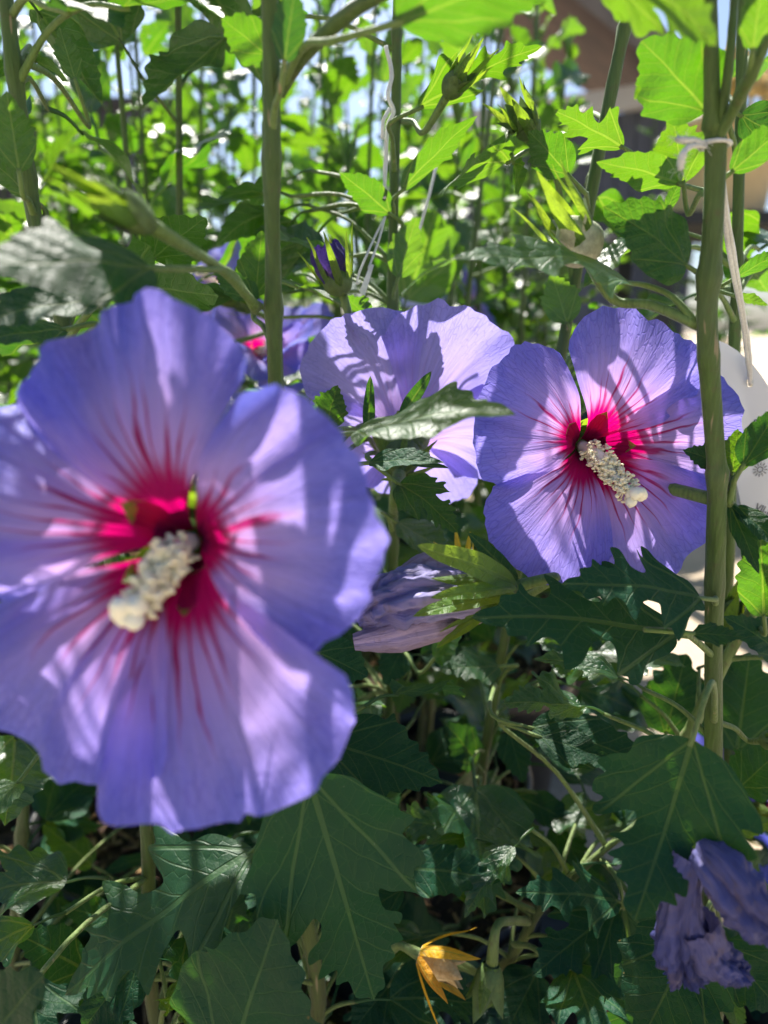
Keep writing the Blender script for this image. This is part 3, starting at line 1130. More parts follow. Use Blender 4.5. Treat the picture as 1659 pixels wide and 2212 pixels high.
# dried flower heads in the planter
plant = empty('dried_hydrangea', (pc.x + .06, pc.y, hb + .19))
tag(plant, 'brown and yellow dried flower heads in the cream planter', 'plant')
for i in range(9):
    c = Vector((pc.x + rnd.uniform(-.02, .22), pc.y + rnd.uniform(-.1, .1), hb + .25 + rnd.uniform(0, .12)))
    parts = []
    for q in range(70):
        d = Vector((rnd.gauss(0, 1), rnd.gauss(0, 1), rnd.gauss(0, 1))).normalized()
        e = c + d * rnd.uniform(.02, .045)
        nx = Vector((rnd.gauss(0, 1), rnd.gauss(0, 1), rnd.gauss(0, 1))).normalized() * .011
        ny = nx.cross(d).normalized() * .011
        parts.append(([e - nx, e - ny, e + nx, e + ny], [(0, 1, 2, 3)]))
    v, f = join_geo(parts)
    link('flower_head', mesh('flower_head', v, f), plant, M['dry_bloom'])
    tube_obj('stem', [Vector((pc.x + .03, pc.y, hb + .19)), c], [.004, .003], plant, M['twig'], n=6, sides=6)

# ------------------------------------------------------------------ pots
POT_H = .235


def soil_material():
    m, nt, out = new_mat('potting_soil')
    k = N(nt)
    oc = k.n('ShaderNodeTexCoord').outputs['Object']
    a = k.noise(oc, 60.0, 5.0, .7)
    b = k.noise(oc, 300.0, 3.0, .7)
    col = k.mix(k.step(a, .4, .65), (0.028, 0.018, 0.012), (0.10, 0.055, 0.028))
    col = k.mix(k.m('MULTIPLY', k.step(b, .6, .72), .8), col, (0.30, 0.19, 0.09))
    p = k.n('ShaderNodeBsdfPrincipled')
    k.put(p.inputs['Base Color'], col)
    p.inputs['Roughness'].default_value = .95
    k.put(p.inputs['Normal'], k.bump(k.m('ADD', a, b), 1.0, .006))
    nt.links.new(p.outputs[0], out.inputs[0])
    return m


M['soil'] = soil_material()
h, r0, r1 = POT_H, .088, .112
pv, pf = lathe_geo([(.001, 0), (r0, 0), (r0 + .002, .012), (r1 - .004, h - .03), (r1 + .003, h - .028), (r1 + .004, h - .002), (r1 + .001, h),
                    (r1 - .003, h), (r1 - .005, h - .03), (r1 - .006, h - .034)], 48)
POT_ME = mesh('pot', pv, pf)
POT_ME.materials.append(M['pot'])
sv, sf = [], []
ns = 26
for i in range(ns + 1):
    for j in range(48):
        a = 2 * math.pi * j / 48
        rr = (r1 - .006) * i / ns
        sv.append(Vector((rr * math.cos(a), rr * math.sin(a), h - .030 + .008 * noise.noise(Vector((rr * math.cos(a) * 40, rr * math.sin(a) * 40, 0))) + .004 * noise.noise(Vector((rr * math.cos(a) * 120, rr * math.sin(a) * 120, 3))))))
for i in range(ns):
    for j in range(48):
        a, b = i * 48 + j, i * 48 + (j + 1) % 48
        sf.append((a, b, b + 48, a + 48))
SOIL_ME = mesh('soil', sv, sf)
SOIL_ME.materials.append(M['soil'])
chip_parts = []
cr = random.Random(5)
for i in range(150):
    a, rr = cr.uniform(0, 6.3), .1 * math.sqrt(cr.random())
    c = Vector((rr * math.cos(a), rr * math.sin(a), h - .026 + cr.uniform(-.003, .004)))
    d = Vector((cr.uniform(-1, 1), cr.uniform(-1, 1), cr.uniform(-.4, .4))).normalized()
    chip_parts.append(tube_geo([c - d * cr.uniform(.003, .012), c + d * cr.uniform(.003, .012)], [cr.uniform(.0008, .0025)] * 2, n=1, sides=5))
cv, cf = join_geo(chip_parts)
CHIP_ME = mesh('bark_chips', cv, cf)
M['chip'] = plain_material('bark_chip', (0.22, 0.11, 0.05), .9, 60, .5, col2=(0.45, 0.30, 0.14))
CHIP_ME.materials.append(M['chip'])


def pot(x, y, label, group='black nursery pots'):
    o = link('plant_pot', POT_ME, None, None, Matrix.Translation((x, y, 0)))
    tag(o, label, 'pot', group)
    mx = Matrix.Translation((x, y, 0)) @ Matrix.Rotation(rnd.uniform(0, 6), 4, 'Z')
    link('soil', SOIL_ME, o, None, mx)
    c = link('bark_chips', CHIP_ME, o, None, mx)
    c['kind'] = 'stuff'
    return o


# ------------------------------------------------------------------ the rows of shrubs behind
def rand_dir(z0, z1):
    a = rnd.uniform(0, 2 * math.pi)
    z = rnd.uniform(z0, z1)
    q = math.sqrt(max(0, 1 - z * z))
    return Vector((q * math.cos(a), q * math.sin(a), z))


def back_shrub(x, y, height, label, nst=3, per=24, joined=False, size=(.042, .075), group='hibiscus shrubs standing behind the nearest ones', flowers=0, zmin=.26):
    s = Shrub((x, y, POT_H - .03), label, group)
    joinp, juv = [], []
    joinv, joinf = [], []
    for k in range(nst):
        a = rnd.uniform(0, 6.3)
        lean = rnd.uniform(.02, .13)
        hh = height * rnd.uniform(.82, 1.05)
        top = Vector((x + lean * math.cos(a), y + lean * math.sin(a), hh))
        b = Vector((x + .015 * math.cos(a), y + .015 * math.sin(a), POT_H - .035))
        mid = b.lerp(top, .5) + Vector((rnd.uniform(-.015, .015), rnd.uniform(-.015, .015), 0))
        s.stem([b, mid, top], [.0042, .0033, .0012], n=14, sides=7)
        path = catmull([b, mid, top], 40)
        az = rnd.uniform(0, 6.3)
        for q in range(per):
            t = (q + rnd.random() * .8) / per
            z = zmin + (hh - zmin) * t
            tt = (z - b.z) / (hh - b.z)
            p = path[min(40, max(0, int(tt * 40)))]
            az += 2.4 + rnd.uniform(-.4, .4)
            sz = rnd.uniform(*size) * (1.0 if t < .75 else .8 - .35 * (t - .75) / .25)
            d = Vector((math.cos(az), math.sin(az), rnd.uniform(-.45, .7) if t < .7 else rnd.uniform(.2, 1.6)))
            up = UP + Vector((rnd.uniform(-.5, .5), rnd.uniform(-.5, .5), 0))
            reach = rnd.uniform(0, .05) if rnd.random() < .45 and t < .8 else 0
            o_b = p + Vector((math.cos(az), math.sin(az), .4)) * reach
            if reach > .02:
                tube_obj('twig', [p, o_b], [.0014, .001], s.root, M['twig'], n=3, sides=5)
            o = lib_leaf(s.root, o_b, d, up, sz, idx=None if t < .8 else rnd.choice((0, 2, 6, 8, 10, 7)), far=joined)
            if joined:
                joinp.append(o)
        # young shoots at the tip: a tuft of narrow bracts
        for q in range(5):
            d = Vector((rnd.uniform(-.5, .5), rnd.uniform(-.5, .5), 1)).normalized()
            tube_pts = [top - UP * .004, top + d * .012, top + d * rnd.uniform(.022, .04)]
            joinv.append(tube_geo(tube_pts, [.0012, .0026, .0004], n=6, sides=6))
    if joined:
        V, Fc, UVs = [], [], []
        for me, mxx in joinp:
            o0 = len(V)
            V += [mxx @ v for v in LIBV[me.name]]
            uvd, polys = lib_data(me)
            UVs += uvd
            Fc += [tuple(i + o0 for i in p) for p in polys]
        fo = link('foliage', mesh('foliage', V, Fc, uvs=UVs), s.root, M['leaf_gloss'])
        fo['kind'] = 'stuff'
    v, f = join_geo(joinv)
    link('shoot_tips', mesh('shoot_tips', v, f), s.root, M['bract'])['kind'] = 'stuff'
    for q in range(flowers):
        hz = rnd.uniform(.55, .85) * height
        pth = rnd.choice(s.paths)
        p = min(pth, key=lambda w: abs(w.z - hz))
        ax = Vector((rnd.uniform(-.8, .8), rnd.uniform(-1, .1), rnd.uniform(-.1, .6))).normalized()
        pos = p + ax * .045
        a0 = rnd.uniform(0, 72)
        flower(s, pos, ax, UP, [(a0 + 72 * i, .05, .78, rnd.uniform(-5, 18), {}) for i in range(5)], .05, col_dir=ax, seed=rnd.randrange(500), hi=False, join=p)
    return s


BACK = []
row_defs = [
    (.56, [-.42, -.20, .03], .90, False), (.80, [-.52, -.28, -.05, .16], .98, False),
    (1.02, [-.66, -.42, -.18, .04, .26], 1.02, False), (1.28, [-.80, -.54, -.28, -.04, .20, .95], 1.08, False),
    (1.60, [-.96, -.68, -.40, -.14, .12, .30], 1.12, True), (1.95, [-1.1, -.8, -.5, -.2, .1, .75], 1.2, True),
    (2.4, [-1.4, -1.0, -.65, -.3, .05, 1.2], 1.26, True), (2.9, [-1.7, -1.2, -.8, -.4, 0], 1.36, True)]
ORD = ['first', 'second', 'third', 'fourth', 'fifth', 'sixth', 'seventh', 'eighth', 'ninth']
for ri, (Y, xs, hh, jn) in enumerate(row_defs):
    for i, x in enumerate(xs):
        xx, yy = x + rnd.uniform(-.03, .03), Y + rnd.uniform(-.04, .04)
        leftness = max(0, -xx / Y - .1)
        hgt = hh * rnd.uniform(.97, 1.14) * (1.08 if xx < -.12 else 1.0)
        lab = '%s hibiscus shrub from the left in the %s row behind the front shrubs' % (ORD[i], ORD[ri])
        fl_n = 0
        sh = back_shrub(xx, yy, hgt, lab, nst=3 if ri == 0 else 4, per=17 if ri == 0 else (28 if Y < 1.5 else 26), joined=jn, size=(.048, .088) if Y < 1.5 else (.055, .095), flowers=fl_n,
                   group='hibiscus shrubs in the rows behind' if not jn else 'hibiscus shrubs in the far rows')
        BACK.append(sh)
        if Y < 1.7:
            pot(xx, yy, '%s black nursery pot from the left in the %s row behind the front shrubs' % (ORD[i], ORD[ri]), 'black pots in the rows behind')

# ------------------------------------------------------------------ the three front shrubs
S1 = Shrub((-.09, .30, POT_H - .03), 'front shrub with the large out of focus violet flower at left', 'front hibiscus shrubs')
S2 = Shrub((.145, .30, POT_H - .03), 'front shrub with the thick upright stem and sharp violet flower at right', 'front hibiscus shrubs')
S3 = Shrub((.02, .44, POT_H - .03), 'front shrub with two slender stems and a furled faded flower in the middle', 'front hibiscus shrubs')
pot(-.09, .30, 'black nursery pot under the front left shrub', 'black pots of the front shrubs')
pot(.145, .30, 'black nursery pot under the front right shrub', 'black pots of the front shrubs')
pot(.02, .47, 'black nursery pot under the middle front shrub', 'black pots of the front shrubs')


def K(*ts):
    return [(t, .011, .30) for t in ts] + [(t + .05 + .013 * i, .006, .10) for i, t in enumerate(ts)]


S1.stem([at(572, -260, .25) + Vector((-.01, .01, .22)), at(572, -260, .25), at(576, -120, .25), at(586, 100, .255), at(588, 500, .26), at(597, 860, .268), at(622, 1400, .275), at(640, 1860, .28), at(685, 2200, .285), Vector((-.075, .295, .20))],
        [.0016, .0028, .0031, .0033, .0033, .0034, .0040, .0046, .0050, .0056], n=80, sides=18, knots=K(.235, .405, .5))
S1.stem([at(-12, -220, .29) + Vector((.0, .03, .2)), at(-12, -220, .29), at(12, 0, .29), at(42, 250, .29), at(75, 470, .29), at(140, 720, .29), at(222, 1100, .29), at(298, 1600, .29), at(318, 1800, .29), at(335, 2200, .29), Vector((-.11, .305, .20))],
        [.0014, .0026, .003, .0033, .0034, .0034, .0035, .0038, .004, .0043, .0048], n=80, sides=16, knots=K(.26, .36))
S1.stem([at(602, 198, .256), at(640, 140, .25), at(690, 85, .24), at(760, 25, .23), at(900, -60, .22)], [.0030, .0027, .0026, .0026, .002], name='branch', n=24, sides=12)
S1.stem([at(70, 1250, .37), at(60, 1600, .36), at(48, 1800, .35), at(30, 2050, .335), at(10, 2420, .33)], [.0030, .0034, .0038, .0042, .005], n=40, sides=12, knots=K(.5))
S2.stem([at(1528, -200, .25) + Vector((.0, .02, .22)), at(1528, -200, .25), at(1534, 0, .25), at(1538, 240, .255), at(1545, 320, .258), at(1538, 520, .26), at(1527, 700, .262), at(1543, 950, .265), at(1549, 1090, .266), at(1541, 1400, .27), at(1541, 1700, .272), at(1538, 2000, .275), at(1530, 2230, .28), Vector((.142, .292, .20))],
        [.0014, .0024, .0026, .0030, .0041, .0041, .0042, .0042, .0042, .0044, .0046, .005, .0054, .006], n=96, sides=18, knots=K(.25, .42, .585))
S2.stem([at(1545, 300, .257), at(1562, 230, .253), at(1578, 110, .25), at(1590, -60, .25)], [.0024, .0019, .0017, .0014], name='branch', n=20, sides=10)
S2.stem([at(1548, 300, .256), at(1585, 235, .25), at(1622, 165, .24), at(1665, 60, .235), at(1700, -40, .23)], [.0026, .0022, .0022, .002, .0016], name='branch', n=20, sides=10)
S2.stem([at(1606, -80, .37), at(1598, 300, .37), at(1590, 640, .37), at(1580, 1000, .37), at(1568, 1450, .37), at(1560, 1800, .36), Vector((.155, .315, .20))], [.0028, .003, .0032, .0033, .0036, .004, .0045], n=60, sides=12, knots=K(.3, .5))
S2.stem([at(1440, 1680, .33), at(1500, 1560, .325), at(1560, 1440, .32), at(1640, 1290, .315), at(1690, 1170, .31), at(1720, 1000, .31)], [.0040, .0036, .0034, .0032, .0026, .002], name='branch', n=40, sides=12, knots=K(.15, .6), mat='twig')
S3.stem([at(1395, -120, .37) + Vector((.02, .02, .22)), at(1395, -120, .37), at(1350, 60, .37), at(1280, 400, .372), at(1220, 720, .375), at(1086, 1400, .385), at(1030, 1740, .395), at(1000, 2000, .41), Vector((.03, .44, .20))], [.0015, .003, .0033, .0035, .0035, .0036, .0038, .0042, .0046], n=70, sides=14, knots=K(.25, .55, .74))
S3.stem([at(862, -80, .40) + Vector((.01, .02, .22)), at(862, -80, .40), at(856, 200, .40), at(848, 660, .40), at(850, 1060, .40), at(847, 1260, .40), at(843, 1500, .405), at(838, 1760, .41), Vector((.008, .44, .20))], [.0014, .0026, .003, .0033, .0034, .0034, .0036, .004, .0045], n=70, sides=14, knots=K(.17, .37, .57))

fr0 = random.Random(3)
# ---- flowers
F1 = flower(S1, at(405, 1168, .176), camvec(-.10, .05, 1), CU,
            [(104, .0625, .68, 4, dict(ruffle=.14)), (10, .0555, .95, 8, dict(ruffle=.12)), (163, .0660, .64, 3, dict(ruffle=.14)),
             (235, .0690, .68, -4, dict(ruffle=.11)), (283, .0725, .74, -5, dict(ruffle=.11))],
            .060, col_dir=camvec(-.34, -.64, .70), col_len=.37, seed=3, join=at(600, 980, .262), label='large out of focus violet flower with crimson throat')
F2 = flower(S2, at(1262, 962, .300), camvec(.10, -.06, 1), CU,
            [(2, .0690, .80, -6, dict(ruffle=.05)), (65, .0600, .82, 6, dict(ruffle=.05)), (160, .0570, .86, 6, dict(ruffle=.05)),
             (303, .0680, .74, -2, dict(ruffle=.04)), (240, .0640, .66, 4, dict(ruffle=.04))],
            .058, col_dir=camvec(.42, -.66, .62), seed=8, join=at(1545, 1080, .27), label='sharp violet flower with crimson throat behind the thick stem')
F3 = flower(S3, at(872, 968, .335), camvec(.12, .62, -.75), CU,
            [(55, .064, .80, 0, {}), (125, .066, .80, 0, {}), (195, .060, .8, 0, {}), (270, .066, .85, 4, {}), (340, .058, .8, 0, {})],
            .060, seed=12, mat='petal_back', join=at(850, 1100, .40), label='violet flower seen from behind, above the pale leaf', cup=.62, reflex=.05, ruffle=.06)

for (px, py, Y, ax, bi) in ((505, 640, .50, camvec(-.5, .3, .4), 1), (545, 775, .53, camvec(.5, .2, .6), 2), (640, 770, .55, camvec(-.3, .5, .5), 2), (995, 665, .78, camvec(.6, .3, .2), 2)):
    sh = BACK[bi]
    a0 = fr0.uniform(0, 72)
    flower(sh, at(px, py, Y), ax, UP, [(a0 + 72 * i, .046, .78, fr0.uniform(5, 30), {}) for i in range(5)], .046, col_dir=ax, seed=int(px), hi=False)
for (px, py, Y, ax) in ((1655, 1760, .36, camvec(.4, .2, .5)), (1640, 1640, .40, camvec(-.3, .4, .5)), (1640, 1790, .42, camvec(.3, .4, .5))):
    flower(S2, at(px, py, Y), ax, UP, [(20 + 72 * i, .05, .78, fr0.uniform(5, 25), {}) for i in range(5)], .05, col_dir=ax, seed=int(py), hi=False)

# ---- faded and dried flowers
W4 = bud(S3, at(1112, 1268, .268), at(1010, 1292, .262), nb=8, bl=2.1, bo=.42, seed=4, fat=.36, bw=.20, name='flower', label='furled faded violet flower with long green bracts', join=at(1100, 1330, .385))
V, F, UVs = crumple_geo([at(1060, 1282, .265), at(1000, 1285, .262), at(900, 1290, .258), at(820, 1308, .256), at(772, 1335, .255)], [.006, .0105, .0135, .0110, .006], 3, folds=8, amp=.40, fine=.38, twist=1.8)
link('petal', mesh('petal', V, F, uvs=UVs), W4, M['petal_faded'])
V, F, UVs = crumple_geo([at(1050, 1330, .26), at(960, 1352, .254), at(860, 1372, .25), at(765, 1388, .25)], [.002, .0055, .0075, .0035], 9, folds=5, amp=.25, fine=.10, twist=.6, flat=.6)
link('petal', mesh('petal', V, F, uvs=UVs), W4, M['petal_wilt_pale'])
V, F, UVs = crumple_geo([at(1010, 1240, .268), at(930, 1222, .267), at(860, 1240, .266)], [.003, .007, .002], 5, folds=4, amp=.2, fine=.10, twist=.6, flat=.6)
link('petal', mesh('petal', V, F, uvs=UVs), W4, M['petal_wilt_pale'])



def bract(parent, b, t, ratio, a=20, bend=.3, mat='bract', shape='S'):
    base, tip = at(*b), at(*t)
    mx, L = frame(base, tip, a)
    V, F, UVs = leaf_geo(shape, rnd.randrange(99), ratio, bend, .3, .3, .02, .06)
    return link('bract', mesh('bract', V, F, uvs=UVs), parent, M[mat], mx)


bract(W4, (1115, 1262, .262), (900, 1178, .238), .20)
bract(W4, (1115, 1270, .258), (930, 1292, .236), .16)
bract(W4, (1112, 1280, .258), (892, 1332, .238), .17, 30)
bract(W4, (1105, 1288, .26), (942, 1400, .248), .14, 40)
bract(W4, (1118, 1255, .268), (1010, 1150, .262), .20, 10, mat='leaf_shaded')
bract(W4, (1118, 1255, .272), (1040, 1170, .275), .20, 10, mat='leaf_shaded')
bract(F3, (795, 945, .315), (800, 812, .30), .17, 10, mat='leaf_shaded')
bract(F3, (862, 910, .315), (932, 802, .298), .20, 10, mat='leaf_shaded')
bract(F3, (830, 1000, .31), (970, 1012, .285), .13, 40, mat='leaf_shaded')

W5 = bud(S2, at(1535, 1800, .215), at(1530, 1835, .205), nb=6, bl=1.3, bo=.5, seed=6, fat=.34, name='flower', label='crumpled withered violet flower at lower right', join=at(1540, 1760, .27))
V, F, UVs = crumple_geo([at(1490, 1845, .196), at(1475, 1930, .194), at(1470, 2030, .194), at(1475, 2110, .196)], [.0052, .0070, .0098, .0062], 13, folds=4, amp=.5, fine=.48, twist=1.0)
link('petal', mesh('petal', V, F, uvs=UVs), W5, M['petal_wilt'])
V, F, UVs = crumple_geo([at(1525, 1845, .196), at(1560, 1880, .188), at(1600, 1940, .184), at(1650, 1990, .184), at(1700, 2010, .186)], [.0064, .0084, .0094, .0080, .005], 17, folds=5, amp=.5, fine=.50, twist=1.5)
link('petal', mesh('petal', V, F, uvs=UVs), W5, M['petal_wilt'])
V, F, UVs = crumple_geo([at(1500, 1990, .192), at(1530, 2060, .19), at(1570, 2085, .19), at(1605, 2110, .191)], [.0080, .0082, .0066, .004], 21, folds=4, amp=.5, fine=.48, twist=1.2)
link('petal', mesh('petal', V, F, uvs=UVs), W5, M['petal_wilt'])

DR = bud(S3, at(905, 2062, .268), at(1000, 2112, .260), nb=6, bl=1.35, bo=.85, seed=9, fat=.36, mat='capsule', bmat='bract_dry', bw=.15, join=at(845, 2052, .275), name='seed_capsule', label='dried orange seed capsule with curled bracts')
YL = bud(S3, at(1000, 1225, .33), at(1000, 1190, .325), nb=6, bl=1.7, bo=.6, seed=19, fat=.3, mat='calyx', bmat='leaf_yellow', bw=.17, name='bud', label='yellowed calyx behind the faded flower')

# ---- buds
bud(S1, at(325, 487, .200), at(222, 425, .185), nb=6, bl=1.75, bo=.16, seed=2, fat=.30, bw=.18, join=at(556, 665, .262), label='out of focus green bud with long bracts at left')
bud(S2, at(1272, 560, .278), at(1212, 462, .272), nb=6, bl=1.7, bo=.28, seed=1, fat=.50, mat='calyx_pale', bw=.17, join=at(1510, 702, .264), label='plump pale green bud with upright bracts')
bud(S3, at(740, 636, .345), at(712, 560, .342), nb=7, bl=1.7, bo=.50, seed=5, fat=.48, bw=.13, tip_mat='petal_bud', join=at(843, 690, .40), label='opening dark purple bud')
bud(S3, at(966, 206, .345), at(1008, 140, .335), nb=6, bl=1.7, bo=.30, seed=7, fat=.40, bw=.17, join=at(870, 262, .40), label='green bud beside the slender stem near the top')
bud(S3, at(1152, 292, .355), at(1112, 232, .345), nb=6, bl=1.6, bo=.45, seed=8, fat=.42, bw=.17, join=at(1240, 620, .374))
bud(S3, at(1062, 2082, .268), at(1048, 2185, .262), nb=5, bl=.9, bo=.35, seed=15, fat=.34, bw=.15, join=at(1140, 1990, .30), label='green calyx hanging at the bottom')
bud(S3, at(1236, 2095, .275), at(1300, 2130, .272), nb=5, bl=.8, bo=.3, seed=16, fat=.36, bw=.15, join=at(1110, 2040, .30))
bud(S2, at(1648, 1600, .27), at(1690, 1600, .26), nb=5, bl=.9, bo=.3, seed=26, fat=.40, bw=.15, join=at(1550, 1560, .272))
bud(S2, at(1560, 1370, .335), at(1590, 1290, .33), nb=6, bl=1.3, bo=.4, seed=27, fat=.34, bw=.17)
bud(S2, at(1640, 1290, .315), at(1665, 1180, .31), nb=6, bl=1.5, bo=.4, seed=28, fat=.3, bw=.14)
S3.stem([at(1010, 2140, .33), at(1110, 2060, .31), at(1170, 1960, .30), at(1300, 1840, .31), at(1400, 1760, .32)], [.0032, .003, .0028, .0022, .0018], name='branch', n=30, sides=10, knots=K(.4, .7))

